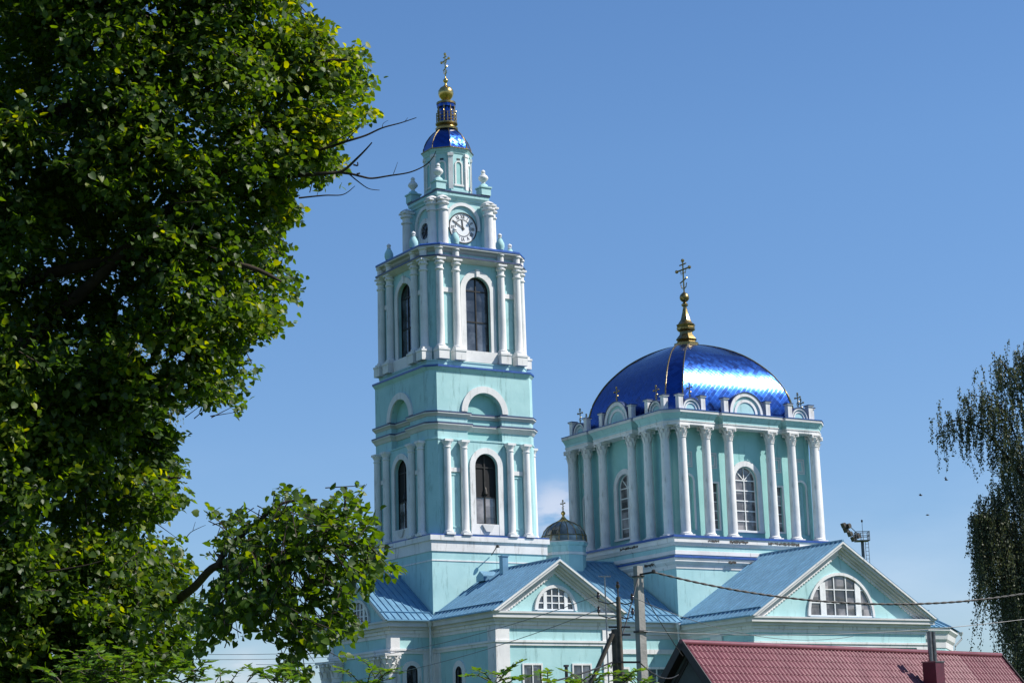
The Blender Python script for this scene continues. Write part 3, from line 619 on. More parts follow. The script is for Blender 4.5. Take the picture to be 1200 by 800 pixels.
def gable_arm(F, H, o_front, o_back, o_wall, ze, zr, win_hw, win_z0, pil, zc0, rect, zband, dent=.5, av=.2):
    """an arm of the cross plan: walls, pediment, cornices, roof; F faces outward, o measured from the axis origin"""
    Hw = H - .62
    # walls
    k = MB(); k.fbox(F, -Hw, Hw, o_back, o_wall, 0, ze-.25); 
    k.prism(F, [(-Hw,ze-.25),(Hw,ze-.25),(0,zr-.55-.2)], o_back, o_wall+.001); k.build('arm_wall', MINT, CP)
    # horizontal cornice around (profile swept as boxes on three sides)
    k = MB(); z1 = ze-.05
    lay = [(.06, zc0, zc0+.25), (.16, zc0+.25, zc0+.47), (.30, zc0+.47, zc0+.68), (.52, zc0+.68, z1-.12), (.60, z1-.12, z1)]
    for d_, a_, b_ in lay:
        k.m = 0 if d_ > .2 else 1
        q = [F.P(-Hw-d_, o_back, 0)[:2], F.P(-Hw-d_, o_wall+d_, 0)[:2], F.P(Hw+d_, o_wall+d_, 0)[:2], F.P(Hw+d_, o_back, 0)[:2]]
        k.add([(*p, a_) for p in q]+[(*p, b_) for p in q], [(0,1,2,3),(7,6,5,4),(0,4,5,1),(1,5,6,2),(2,6,7,3),(3,7,4,0)])
    k.m = 0; n_ = int(2*Hw/dent)
    for i in range(n_+1):
        s_ = -Hw+2*Hw*i/n_; k.fbox(F, s_-.09, s_+.09, o_wall+.1, o_wall+.28, zc0+.49, zc0+.66)
    ll = o_wall-o_back; n_ = int(ll/dent)
    for sg in (-1,1):
        for i in range(n_+1):
            o_ = o_back+ll*(i+.3)/(n_+1); a0, a1 = sorted((sg*(Hw+.12), sg*(Hw+.28))); k.fbox(F, a0, a1, o_-.09, o_+.09, zc0+.49, zc0+.66)
    k.build('arm_cornice', [PALE, WHITE], CP)
    # string band
    k = MB()
    for d_, a_, b_ in ((.10, zband, zband+.2), (.17, zband+.2, zband+.34)):
        q = [F.P(-Hw-d_, o_back, 0)[:2], F.P(-Hw-d_, o_wall+d_, 0)[:2], F.P(Hw+d_, o_wall+d_, 0)[:2], F.P(Hw+d_, o_back, 0)[:2]]
        k.add([(*p, a_) for p in q]+[(*p, b_) for p in q], [(0,1,2,3),(7,6,5,4),(0,4,5,1),(1,5,6,2),(2,6,7,3),(3,7,4,0)])
    k.build('string_course', WHITE, CP)
    # raking cornice
    k = MB(); sl_ = (zr-ze)/H
    def chev(t0, t1, o0, o1):
        hh = H - .02
        P_ = [(-hh, ze-t0), (0, zr-t0-(0)), (hh, ze-t0), (hh, ze-t1), (0, zr-t1), (-hh, ze-t1)]
        # clip feet at the horizontal cornice
        def cl(t): return min(hh, (zr-t-(ze-.045))/sl_)
        a0, a1 = cl(t0), cl(t1)
        P_ = [(-a0, zr-t0-sl_*a0), (0, zr-t0), (a0, zr-t0-sl_*a0), (a1, zr-t1-sl_*a1), (0, zr-t1), (-a1, zr-t1-sl_*a1)]
        n0 = len(k.v); v = [F.P(a, o0, b_) for a, b_ in P_]+[F.P(a, o1, b_) for a, b_ in P_]
        k.add(v, [(0,1,4,5),(1,2,3,4),(6,11,10,7),(7,10,9,8),(0,6,7,1),(1,7,8,2),(2,8,9,3),(3,9,10,4),(4,10,11,5),(5,11,6,0)])
    ov = o_front-o_wall
    k.m = 0; chev(.06, .20, o_wall-.3, o_front); k.m = 1; chev(.205, .40, o_wall-.3, o_front-.1); chev(.405, .56, o_wall-.3, o_wall+ov*.62); chev(.565, .74, o_wall-.3, o_wall+ov*.34); k.m = 0; chev(.745, .95, o_wall-.3, o_wall+ov*.14)
    n_ = int(H/dent*2.2)
    for sg in (-1,1):
        for i in range(1, n_):
            s_ = sg*H*i/n_*.9; zt = zr-.75-sl_*abs(s_)
            if zt-.25 > ze: k.prism(F, [(s_-.055,zt-.26+sg*sl_*.055),(s_+.055,zt-.26-sg*sl_*.055),(s_+.055,zt-.18-sg*sl_*.055),(s_-.055,zt-.18+sg*sl_*.055)], o_wall+.02, o_wall+ov*.19)
    k.build('raking_cornice', [WHITE, PALE], CP)
    # lunette
    k = MB(); zz = win_z0; k.band(F, archpath(0, win_hw, zz, zz+.02, 24), archpath(0, win_hw+av, zz, zz+.02, 24), o_wall-.01, o_wall+.16)
    lw = k.build('lunette_window', WHITE, CP)
    k = MB(); k.panel(F, arch(0, win_hw, zz, zz+.02, 24), o_wall+.012); k.build('pane', GLASSL if H > 6 else GLASS, lw)
    k = MB()
    for v, ww in ((-.56,.24),(.56,.24),(-.19,.07),(.19,.07)):
        x = v*win_hw; hgt = math.sqrt(win_hw**2-x*x); k.fbox(F, x-ww*win_hw/5.5*2, x+ww*win_hw/5.5*2, o_wall+.014, o_wall+.10, zz+.02, zz+hgt) if ww > .1 else k.fbox(F, x-.04, x+.04, o_wall+.014, o_wall+.08, zz+.02, zz+hgt)
    for h_ in (.33, .66):
        x = win_hw*math.sqrt(1-h_*h_); k.fbox(F, -x, x, o_wall+.015, o_wall+.07, zz+h_*win_hw-.035, zz+h_*win_hw+.035)
    k.band(F, archpath(0, win_hw-.09, zz+.1, zz+.1, 24), archpath(0, win_hw-.002, zz+.1, zz+.1, 24), o_wall+.013, o_wall+.09); k.fbox(F, -win_hw, win_hw, o_wall+.0135, o_wall+.11, zz-.02, zz+.09)
    k.build('window_frame', WHITEM, lw)
    k = MB(); k.fbox(F, -win_hw-.3, win_hw+.3, o_wall-.01, o_wall+.5, ze-.046, ze-.02); k.build('sill_flashing', ROOFB, CP)
    # corner pilasters
    for sg in (-1,1):
        k = MB(); a0, a1 = sorted((sg*(Hw+.10), sg*(Hw-pil))); k.fbox(F, a0, a1, o_wall-pil, o_wall+.10, 0, zband)
        if H < 6: k.fbox(F, a0, a1, o_wall-pil, o_wall+.095, zband+.345, zc0-.002)
        k.build('corner_pilaster', WHITE, CP)
    # roof
    k = MB(); fr, bk = o_front, o_back
    for sg in (-1,1):
        roof_plane(k, F.P(sg*(H+.02), fr, ze), F.P(sg*(H+.02), bk, ze), F.P(0, bk, zr), F.P(0, fr, zr))
    k.bar(F.P(0, fr, zr+.03), F.P(0, bk, zr+.03), .16, .12)
    k.build('arm_roof', ROOFB, CP)
    for sg in (-1,1):
        k = MB(); k.bar(F.P(sg*(H+.07), o_back, ze-.04), F.P(sg*(H+.07), o_front-.05, ze-.04), .12, .09); k.build('gutter', ROOFB, CP)
# south porch, west arm, south transept
gable_arm(FT[0], 5.22, 13.6, 4.6, 12.8, 12.33, 15.8, 1.45, 12.42, .95, 11.2, None, 10.12)
gable_arm(FT[3], 5.22, 8.62, 4.6, 7.9, 12.33, 15.8, 1.45, 12.42, .6, 11.2, None, 10.1)
gable_arm(FD[0], 8.42, 17.08, 7.7, 16.35, 12.0, 17.3, 2.85, 12.05, 1.0, 10.9, None, 9.95, dent=.55)
# nave
k = MB(); k.box((4.6,-8.0,0),(13.7,8.0,12.0)); k.prism(Face(0,0,(0,1),(1,0)), [(-7.9,12),(7.9,12),(0,17.1)], 4.6, 13.7); k.build('nave_wall', MINT, CP)
k = MB()
for d_, a_, b_ in ((.06,11.0,11.3),(.18,11.3,11.55),(.34,11.55,11.8),(.52,11.8,12.12)):
    k.box((4.6,-8.0-d_,a_),(13.7,-7.9,b_))
for i in range(18): x = 4.8+i*.5; k.box((x-.09,-8.3,11.57),(x+.09,-8.15,11.78))
k.m = 1; k.box((4.6,-8.12,9.95),(13.7,-7.9,10.28)); k.build('nave_cornice', [PALE, WHITE], CP)
k = MB(); roof_plane(k, (4.6,-8.62,12.2), (13.62,-8.62,12.2), (13.62,0,17.3), (4.6,0,17.3)); roof_plane(k, (4.6,8.62,12.2), (13.62,8.62,12.2), (13.62,0,17.3), (4.6,0,17.3)); k.bar((4.6,0,17.33),(13.6,0,17.33),.16,.12)
k.build('nave_roof', ROOFB, CP)
k = MB(); k.bar((5.3,-8.68,12.16),(13.0,-8.68,12.16),.12,.09); k.build('gutter', ROOFB, CP)
rect_window(Face(0,0,(1,0),(0,-1)), 8.2, .72, 5.6, 8.9, 8.0, .16, 1, 1, -.01); rect_window(Face(0,0,(1,0),(0,-1)), 11.4, .72, 5.6, 8.9, 8.0, .16, 1, 1, -.01)
# transept west wall pilaster, porch windows, west niche
FW_ = Face(0,0,(0,-1),(-1,0)); FWd = Face(D,0,(0,-1),(-1,0))
k = MB(); k.fbox(FWd, 11.6, 12.9, 7.79, 7.95, 0, 9.94); k.fbox(FWd, 11.6, 12.9, 7.79, 7.945, 10.3, 10.895); k.build('wall_pilaster', WHITE, CP)
FS = FT[0]
for x in (-1.93, 1.93): rect_window(FS, x, .66, 6.4, 8.85, 12.8, .12, 1, 0, -.01, GLASS)
arched_window(FW_, 8.0, .42, 5.5, 8.65, 4.6, .38, sill=False, vbars=(0,), hbars=(7.6,), depth=-.02, bot=.3, barmat=IRON)
arched_window(Face(0,0,(1,0),(0,-1)), -6.4, .42, 5.5, 8.9, 4.6, .3, sill=False, vbars=(0,), hbars=(7.6,), depth=-.02, bot=.3, barmat=IRON)
k = MB(); k.fbox(FS, -5.5, -4.7, 4.55, 4.75, 0, 10.09); k.fbox(FW_, 4.75, 5.5, 4.55, 4.72, 0, 10.09); k.build('wall_pilaster', WHITE, CP)
# west portico columns with their entablature returns
place_columns([(-8.15,-4.7),(-8.15,-3.0),(-8.15,3.0),(-8.15,4.7)], 10.08, .46, .40, 'leafy', 1.25, 0)
# vent and dormer on porch roof, downpipes
k = MB(); k.box((-.72,-7.5,15.0),(-.28,-7.05,16.55)); k.box((-.78,-7.56,16.55),(-.22,-6.99,16.62)); k.build('roof_vent', ROOFB, CP)
k = MB(); k.prism(Face(0,0,(0,-1),(-1,0)), [(5.2,15.0),(6.2,15.0),(6.2,15.35),(5.7,15.7),(5.2,15.35)], .3, 1.5); k.build('roof_dormer', ROOFB, CP)
def downpipe(x, y, z1):
    k = MB(); k.lathe([(.09,-.35),(.2,0),(.2,.12)], (x,y,z1), 10); k.tube([(x,y,z1-.3),(x,y,0)], .075, 8); k.build('downpipe', PIPEW, CP, 40)
downpipe(-5.25,-5.25,12.15); downpipe(12.95,-8.75,11.95)
# ---- drum base
b = MB(); b.box((D-7.7,-7.7,0),(D+7.7,7.7,18.0)); b.build('drum_base', MINT, CP)
b = MB(); pl = chamfer(D,0,7.7,0)
b.sweep(pl, [(0,16.1),(.05,16.12),(.08,16.4),(.2,16.5),(.3,16.62),(.3,16.74),(.34,16.76),(.34,16.9)]); b.m = 1; b.sweep(pl, [(.4,16.87),(.4,16.99),(.0,17.08)])
b.m = 0; b.sweep(pl, [(0,17.12),(.1,17.14),(.1,17.42),(0,17.44)])
b.sweep(pl, [(0,17.78),(.08,17.8),(.16,17.98),(.22,18.02),(.22,18.3),(.26,18.32),(.26,18.38)]); b.m = 1; b.sweep(pl, [(.30,18.36),(.30,18.53),(-.6,18.6)], top=True)
b.build('drum_ledge', [WORN, BLUECAP], CP)
for F, lst in ((FD[0], ((-4.9,-3.9,18.17),(-2.9,-1.2,18.17),(.7,3.6,18.17),(-3.2,-2.5,16.63),(-1.2,.2,16.63))), (FD[3], ((1.0,3.3,18.17),(-5.5,-4.6,18.17),(-3.4,-.2,16.63),(4.2,5.4,16.63)))):
    for a_, b_, z_ in lst:
        k = MB(); x = a_
        while x < b_:
            ww = random.uniform(.06,.16); oo = 7.92+random.uniform(.012,.03) if z_ > 17 else 8.0+random.uniform(.012,.045); k.fbox(F, x, x+ww*.8, oo-.15, oo, z_-random.uniform(.03,.12), z_+random.uniform(.03,.11)); x += ww
        k.build('worn_patch', WOODP, CP)
# ---- drum walls
AD, CD = 6.45, .3
b = MB()
ZW = 26.85
for F in FD:
    hol = [arch(0, 1.05, 19.25, 23.07), [(-3.5,19.3),(-2.62,19.3),(-2.62,22.7),(-3.5,22.7)], [(2.62,19.3),(3.5,19.3),(3.5,22.7),(2.62,22.7)],
           arch(-5.35,.45,19.15,22.75), arch(5.35,.45,19.15,22.75)]
    b.holed(F, [(-(AD-CD),18.4),(AD-CD,18.4),(AD-CD,ZW),(-(AD-CD),ZW)], hol, AD)
    for i, h in enumerate(hol):
        b.reveal(F, h, AD, AD-.3)
        if i > 2: b.m = 1; b.panel(F, h, AD-.3); b.m = 0
for F, G in zip(FD, FD[1:]+FD[:1]):
    p, q = F.P(AD-CD, AD, 0), G.P(-(AD-CD), AD, 0)
    b.add([(p[0],p[1],18.4),(q[0],q[1],18.4),(q[0],q[1],ZW),(p[0],p[1],ZW)], [(0,1,2,3)])
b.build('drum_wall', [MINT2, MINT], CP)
for F in FD:
    arched_window(F, 0, 1.05, 19.25, 23.07, AD, .4, sill=True, vbars=(0,), hbars=(20.0,20.76,21.53,22.3,23.07), depth=.22, pane=GLASSL, fan=True, bw=.075, proud=.16)
    for s_ in (-1, 1):
        rect_window(F, 3.06*s_, .43, 19.3, 22.7, AD, .13, 1, 4, .2, GLASSL)
        k = MB(); k.band(F, archpath(5.35*s_,.45,19.15,22.75), archpath(5.35*s_,.6,19.15,22.75), AD-.01, AD+.06); k.build('blind_niche', WHITE, CP)
        for x in (3.06*s_, 5.35*s_):
            k = MB()
            for q_, d_ in ((.46,.05),(.3,.035)):
                i_ = [(x-q_+.09,23.9+(.46-q_)),(x+q_-.09,23.9+(.46-q_)),(x+q_-.09,24.9-(.46-q_)),(x-q_+.09,24.9-(.46-q_)),(x-q_+.09,23.9+(.46-q_))]
                o_ = [(x-q_,23.81+(.46-q_)),(x+q_,23.81+(.46-q_)),(x+q_,24.99-(.46-q_)),(x-q_,24.99-(.46-q_)),(x-q_,23.81+(.46-q_))]
                k.band(F, i_, o_, AD-.01, AD+d_)
            k.build('panel_frame', PALE, CP)
for F in FD:
    for sg in (-1,1):
        k = MB(); a0, a1 = sorted((sg*5.98, sg*6.14)); k.fbox(F, a0, a1, AD-.01, AD+.2, 18.45, 26.75); k.build('drum_pilaster', MINT2, CP)
place_columns(on_faces(FD, (-6.28,-4.06,-1.97,1.97,4.06,6.28), 7.17), 8.3, .37, .31, 'leafy', .92, 18.5)
side = [(-6.62,7.5),(-3.45,7.5),(-3.45,6.95),(-2.62,6.95),(-2.62,7.5),(2.62,7.5),(2.62,6.95),(3.45,6.95),(3.45,7.5),(6.62,7.5)]
pl = plan_of(D, 0, side)
b = MB(); b.m = 1
b.sweep(pl, [(-1.2,26.8),(.0,26.8),(.0,27.0),(.05,27.01),(.05,27.08)], bottom=False)
b.m = 0; b.sweep(pl, [(.0,27.07),(.0,27.26),(.05,27.32),(.09,27.42),(.17,27.55),(.24,27.64)])
b.m = 2; b.sweep(pl, [(.24,27.635),(.27,27.66),(.27,27.86)]); b.m = 3; b.sweep(pl, [(.31,27.85),(.31,27.91),(-.1,27.99),(-1.4,28.12)], top=True)
b.build('entablature', [MINT, WHITE, PALE, BLUECAP], CP)
# ---- attic: posts, semicircular gables, crosses
post = MB(); post.box((-.2,-.2,0),(.2,.2,.98)); post.box((-.27,-.27,.98),(.27,.27,1.06)); post = post.build('attic_post', WHITE, CP)
pcap = MB(); pcap.box((-.3,-.3,1.06),(.3,.3,1.12)); pcap = pcap.build('post_cap', DARKCAP, post)
first = True
for F in FD:
    for s_ in (-6.2,-4.15,-2.0,2.0,4.15,6.2):
        p = F.P(s_, 7.0, 28.03)
        if first: post.location = p; first = False
        else: n_ = link_copy(post, CP, p); link_copy(pcap, n_)
    for cx_, hw_ in ((-5.17,.82),(0,1.62),(5.17,.82)):
        k = MB(); zz = 28.05
        k.band(F, archpath(cx_,hw_*.82,zz,zz,18), archpath(cx_,hw_,zz,zz,18), 6.7, 7.12); k.band(F, archpath(cx_,hw_*.55,zz,zz,18), archpath(cx_,hw_*.68,zz,zz,18), 6.85, 7.03)
        kk = k.build('attic_gable', WHITE, CP)
        k = MB(); k.panel(F, arch(cx_,hw_*.83,zz,zz,18), 6.97); k.build('gable_panel', MINT, kk)
        k = MB(); k.band(F, archpath(cx_,hw_+.003,zz,zz,18), archpath(cx_,hw_+.06,zz,zz,18), 6.68, 7.18); k.build('gable_cap', DARKCAP, kk)
        if abs(cx_) > 1 or F is not FD[0]: cross(F.P(cx_, 6.95, zz+hw_), 1.15, .3, CP, DGOLD, 'attic_cross')
# ---- main dome
key = [(6.3,27.9),(6.22,28.6),(6.1,29.35),(5.86,30.3),(5.47,31.17),(5.0,31.95),(4.42,32.65),(3.75,33.3),(3.0,33.83),(2.2,34.24),(1.4,34.52),(.9,34.62)]
def smooth_curve(pts, n):
    out = []; P_ = [Vector(p) for p in pts]
    for i in range(len(P_)-1):
        p0, p1, p2, p3 = P_[max(i-1,0)], P_[i], P_[i+1], P_[min(i+2,len(P_)-1)]
        for j in range(n):
            t = j/n; out.append(.5*((2*p1)+(p2-p0)*t+(2*p0-5*p1+4*p2-p3)*t*t+(3*p1-p0-3*p2+p3)*t**3))
    out.append(P_[-1]); return out
cur = smooth_curve(key, 4)
b = MB(); rows = []; arc = 0
v = []; f = []; uvs = []
arcs = [0]
for i in range(1, len(cur)): arcs.append(arcs[-1]+(cur[i]-cur[i-1]).length)
def cham(h): return .5+.43*h/6.2
for si, F in enumerate(FD):
    for i in range(len(cur)-1):
        q = []; uq = []
        for (h, z), a_, e in ((cur[i],arcs[i],0),(cur[i+1],arcs[i+1],1)):
            c_ = min(cham(h), h*.6); q.append((F.P(-(h-c_),h,z), F.P(h-c_,h,z))); uq.append(((-(h-c_)+si*20,a_),(h-c_+si*20,a_)))
        n0 = len(v); v += [q[0][0],q[0][1],q[1][1],q[1][0]]; f.append((n0,n0+1,n0+2,n0+3)); uvs += [uq[0][0],uq[0][1],uq[1][1],uq[1][0]]
        G = FD[(si+1) % 4]; q2 = []
        for (h, z) in (cur[i], cur[i+1]): c_ = min(cham(h), h*.6); q2.append((F.P(h-c_,h,z), G.P(-(h-c_),h,z)))
        n0 = len(v); v += [q2[0][0],q2[0][1],q2[1][1],q2[1][0]]; f.append((n0,n0+1,n0+2,n0+3)); uvs += [(10+si*20,arcs[i]),(11+si*20,arcs[i]),(11+si*20,arcs[i+1]),(10+si*20,arcs[i+1])]
me = bpy.data.meshes.new('main_dome'); me.from_pydata(v, [], f); me.materials.append(DOME); ul = me.uv_layers.new(name='UVMap')
for i, u in enumerate(uvs): ul.data[i].uv = u
bm = bmesh.new(); bm.from_mesh(me); bmesh.ops.remove_doubles(bm, verts=bm.verts, dist=.0005); bmesh.ops.recalc_face_normals(bm, faces=bm.faces); bm.to_mesh(me); bm.free()
me.shade_smooth(); me.set_sharp_from_angle(angle=R(25))
dome = bpy.data.objects.new('main_dome', me); col.objects.link(dome); dome.parent = CP
for F in FD:
    for sg in (-1,1):
        k = MB(); k.tube([F.P(sg*(h-min(cham(h),h*.6)), h+.01, z+.01) for h, z in cur], .058, 6); k.build('dome_rib', DGOLD, dome, 40)
b = MB(); b.lathe([(.95,34.5),(1.02,34.62),(1.02,34.88),(.82,34.95),(.7,35.1),(.86,35.2),(.78,35.32),(.55,35.6),(.5,35.85),(.74,36.0),(.76,36.16),(.7,36.22),(.78,36.4),(.62,36.5),(.38,36.85),(.24,37.4),(.15,37.85),(.15,37.92),(.27,37.98),(.28,38.1),(.15,38.2),(.12,38.3)], (D,0,0), 8, PH); b.build('dome_finial', DGOLD, CP, 25)
b = MB(); b.lathe([(.1,38.28),(.25,38.36),(.37,38.52),(.39,38.68),(.33,38.87),(.18,39.02),(.06,39.1)], (D,0,0), 18); b.build('finial_ball', DGOLD, CP, 60)
cross((D,0,39.05), 2.65, .85, CP, DGOLD)
# ---- turret on nave
TX = 9.25
b = MB(); b.lathe([(1.62,16.2),(1.62,17.62),(1.68,17.66),(1.68,17.84),(1.62,17.88),(1.62,18.3),(1.7,18.36),(1.78,18.48),(1.78,18.6)], (TX,0,0), 8, PH); b.m = 1; b.lathe([(1.83,18.59),(1.83,18.66),(1.5,18.74)], (TX,0,0), 8, PH); b.build('cupola_drum', [MINT, PALE], CP)
b = MB(); b.lathe([(1.624,17.63),(1.69,17.66),(1.69,17.84),(1.624,17.87)], (TX,0,0), 8, PH, False); b.build('cupola_band', WHITE, CP)
prof = [(1.72,18.7),(1.68,19.1),(1.5,19.5),(1.2,19.85),(.8,20.1),(.38,20.28)]
b = MB(); b.lathe(prof, (TX,0,0), 16, 0); cg = b.build('cupola', CGLASS, CP)
for i in range(16):
    a_ = 2*PI*i/16; k = MB(); k.tube([(TX+(r+.01)*math.cos(a_),(r+.01)*math.sin(a_),z) for r, z in prof], .034, 4); k.build('cupola_rib', DGOLD, cg, 40)
k = MB(); k.tube([(TX+1.7*math.cos(2*PI*i/16),1.7*math.sin(2*PI*i/16),19.12) for i in range(17)], .03, 4); k.build('cupola_ring', DGOLD, cg, 40)
b = MB(); b.lathe([(.46,20.2),(.46,20.3),(.26,20.42),(.1,20.62),(.08,20.72),(.15,20.8),(.17,20.92),(.08,21.02),(.04,21.1)], (TX,0,0), 12); b.build('cupola_finial', GOLD, CP, 40)
cross((TX,0,21.05), .78, .26, CP, DGOLD)
# ---- east arm with polygonal apse
pts = [(28.9,-7.5),(39.6,-7.5),(44.1,-3.6),(44.1,3.6),(39.6,7.5),(28.9,7.5)]
b = MB(); b.sweep(pts, [(0,0),(0,12.0)], top=True); b.build('apse_wall', MINT, CP)
b = MB(); b.sweep(pts, [(0,10.6),(.05,10.65),(.08,11.1),(.22,11.3),(.3,11.7),(.5,11.95),(.5,12.15)], top=True); b.build('apse_cornice', PALE, CP)
b = MB(); ev = [(28.9,-8.1,12.2),(39.85,-8.1,12.2),(44.75,-3.85,12.2),(44.75,3.85,12.2),(39.85,8.1,12.2),(28.9,8.1,12.2)]; rg = [(28.9,0,16.0),(38.6,0,16.0)]
for i, j, r_ in ((0,1,None),(1,2,1),(2,3,1),(3,4,1),(4,5,None)):
    if r_ is None: q = [ev[i], ev[j], rg[1] if i == 0 else rg[0], rg[0] if i == 0 else rg[1]]; roof_plane(b, *q, fold=False)
    else:
        b.add([ev[i], ev[j], rg[1]], [(0,1,2)]); b.bar(Vector(ev[i])+Vector((0,0,.03)), Vector(rg[1])+Vector((0,0,.03)), .08, .08)
        for t in (.25,.5,.75):
            p = Vector(ev[i]).lerp(Vector(ev[j]), t); b.bar(p+Vector((0,0,.02)), p.lerp(Vector(rg[1]), .92)+Vector((0,0,.02)), .03, .05)
b.build('apse_roof', ROOFB, CP)
k = MB(); q = Vector((44.85,-3.9,12.0)); k.tube([q, q+Vector((.05,0,-.35)), q+Vector((-.55,.15,-.9)), q+Vector((-.6,.2,-1.3)), q+Vector((-.6,.2,-11.6))], .08, 8); k.lathe([(.09,-.1),(.2,.12),(.2,.2)], q, 10); k.build('downpipe', PIPEW, CP, 40)

# ------------------------------------------------------------------ house with maroon roof
A = Vector((-28.59,-65.51,6.27)); B = Vector((-7.66,-60.355,6.27)); rd = (B-A).normalized(); qd = Vector((rd.y, -rd.x, 0)); SLP = 1.27; HW = 3.7; HL = (B-A).length
house = empty('house', ((A+B)/2).to_2d().to_3d(), 'low grey house with ribbed maroon metal tile roof in front of the church', 'house')
def hp(t, s_, z): return A + rd*t + qd*s_ + Vector((0,0,z-A.z))
k = MB(); t0, t1, w0 = .35, HL-.35, HW-.45; zt = A.z-.12-SLP*w0
pl = [hp(t0,-w0,0),hp(t0,w0,0),hp(t0,w0,zt),hp(t0,0,A.z-.12),hp(t0,-w0,zt)]; p2 = [p+rd*(t1-t0) for p in pl]
k.add(pl+p2, [(0,1,2,3,4),(9,8,7,6,5),(0,5,6,1),(1,6,7,2),(2,7,8,3),(3,8,9,4),(4,9,5,0)]); child(k.build('wall', GREYG), house)
# waved tile sheet: profile along the ridge, small steps down the slope
def tile_slope(sg):
    Ls = HW*math.sqrt(1+SLP*SLP); step = .35; nu = int(HL/.25*8); dn = qd*sg/math.sqrt(1+SLP*SLP)+Vector((0,0,-SLP/math.sqrt(1+SLP*SLP))); nm = Vector((0,0,1/math.sqrt(1+SLP*SLP)))+qd*sg*SLP/math.sqrt(1+SLP*SLP)
    us = np.linspace(0, HL, nu+1); ph = us/.25*2*PI; wav = .032*np.cos(ph)+.008*np.cos(2*ph)
    rows = []; d = 0
    while d < Ls: rows += [(d, .0), (min(d+step, Ls)-.004, .024)]; d += step
    V = np.zeros((len(rows), nu+1, 3))
    for i, (dd, hh) in enumerate(rows):
        V[i] = np.array(A)+np.outer(us, np.array(rd))+np.array(dn)*dd+np.outer(wav+hh, np.array(nm))
    idx = np.arange(len(rows)*(nu+1)).reshape(len(rows), nu+1)
    f = np.stack([idx[:-1,:-1], idx[:-1,1:], idx[1:,1:], idx[1:,:-1]], -1).reshape(-1, 4)
    return V.reshape(-1, 3), f
for sg in (1,-1):
    V, f = tile_slope(sg); k = MB(); k.v = [tuple(x) for x in V]; k.f = [tuple(x) for x in f]; k.mi = [0]*len(k.f); child(k.build('roof', ROOFR, None, 50), house)
k = MB(); k.tube([A-rd*.05+Vector((0,0,.03)), B+rd*.05+Vector((0,0,.03))], .11, 10); child(k.build('ridge_cap', ROOFR, None, 50), house)
for tt in (-.03, HL+.03):
    k = MB()
    for sg in (-1,1): k.bar(hp(tt,0,A.z-.02), hp(tt,sg*HW,A.z-.02-SLP*HW), .05, .26)
    if tt < 0:
        for sg in (-1,1): k.bar(hp(.2,sg*.0,A.z-.2), hp(.2,sg*HW,A.z-.2-SLP*HW), .36, .04); k.bar(hp(.33,sg*.0,A.z-.55), hp(.33,sg*w0,A.z-.55-SLP*w0), .05, .14)
    child(k.build('verge_board', VERGE), house)
# chimney
cx_t = 13.85; cs = 1.55
cpos = hp(cx_t, cs, 0); ztop = 5.75
k = MB(); k.obox(cpos+Vector((0,0,(ztop+3.6)/2)), rd*.31, qd*.31, (0,0,(ztop-3.6)/2)); ch = child(k.build('chimney', CHIM), house)
k = MB(); k.obox(cpos+Vector((0,0,ztop+.02)), rd*.34, qd*.34, (0,0,.025)); c2 = k.build('chimney_cap', PIPES); c2.parent = ch
for s_ in (-.14,.14):
    k = MB(); pp = cpos+rd*s_; k.tube([pp+Vector((0,0,ztop)), pp+Vector((0,0,ztop+1.2))], .095, 14); k.tube([pp+Vector((0,0,ztop+1.18)), pp+Vector((0,0,ztop+1.24))], .11, 14); c2 = k.build('flue_pipe', PIPES, None, 40); c2.parent = ch

# ------------------------------------------------------------------ poles and cables
def mat_parent(o, p): return child(o, p)
PC = at(747.5, 663, 58); conc = empty('utility_pole', (PC.x, PC.y, 0), 'pale square concrete utility pole carrying a thick black cable', 'utility pole')
k = MB(); k.add([(PC.x+a*w2, PC.y+b_*w2, z) for z, w2 in ((0,.145),(PC.z,.10)) for a, b_ in ((-1,-1),(1,-1),(1,1),(-1,1))], [(0,1,5,4),(1,2,6,5),(2,3,7,6),(3,0,4,7),(4,5,6,7),(0,3,2,1)]); child(k.build('pole', CONC), conc)
k = MB(); k.box((PC.x-.13,PC.y-.13,PC.z-.32),(PC.x+.13,PC.y+.13,PC.z-.28)); k.bar((PC.x,PC.y-.1,PC.z-.25),(PC.x+.3,PC.y-.35,PC.z-.2),.05); k.lathe([(.03,-.06),(.06,-.03),(.06,.03),(.03,.06)], (PC.x+.3,PC.y-.35,PC.z-.18), 8)
child(k.build('cable_clamp', IRON), conc)
zb = at(747, 741, 58).z; k = MB(); k.box((PC.x-.15,PC.y-.15,zb-.03),(PC.x+.15,PC.y+.15,zb+.03)); child(k.build('steel_band', IRON), conc)
PW = at(724, 690, 52); wood = empty('utility_pole', (PW.x, PW.y, 0), 'dark weathered timber utility pole with insulators and a leaning brace', 'utility pole')
z1 = at(722, 735, 52).z
k = MB(); k.tube([(PW.x,PW.y,z1-1.6),(PW.x,PW.y,z1),(PW.x,PW.y,PW.z-.2)], [.075,.07,.058], 10); child(k.build('pole', WOODP, None, 50), wood)
k = MB(); k.tube([(PW.x-.05,PW.y+.1,0),(PW.x-.05,PW.y+.1,z1-.05)], [.16,.12], 10); child(k.build('pole_stub', WOODP, None, 50), wood)
q0 = at(718, 742, 51.6); q1 = at(690, 806, 51.2); q2 = q1 + (q1-q0)*((q1.z)/(q0.z-q1.z)); k = MB(); k.tube([q0, q2], [.06,.07], 8); child(k.build('brace', WOODP, None, 50), wood)
k = MB(); k.tube([(PW.x,PW.y,PW.z-.3),(PW.x,PW.y,PW.z+.1)], .02, 6); k.lathe([(.015,0),(.05,.02),(.055,.09),(.03,.12),(.04,.16),(.01,.19)], (PW.x,PW.y,PW.z+.02), 10); child(k.build('insulator', CERAM, None, 40), wood)
arms = []
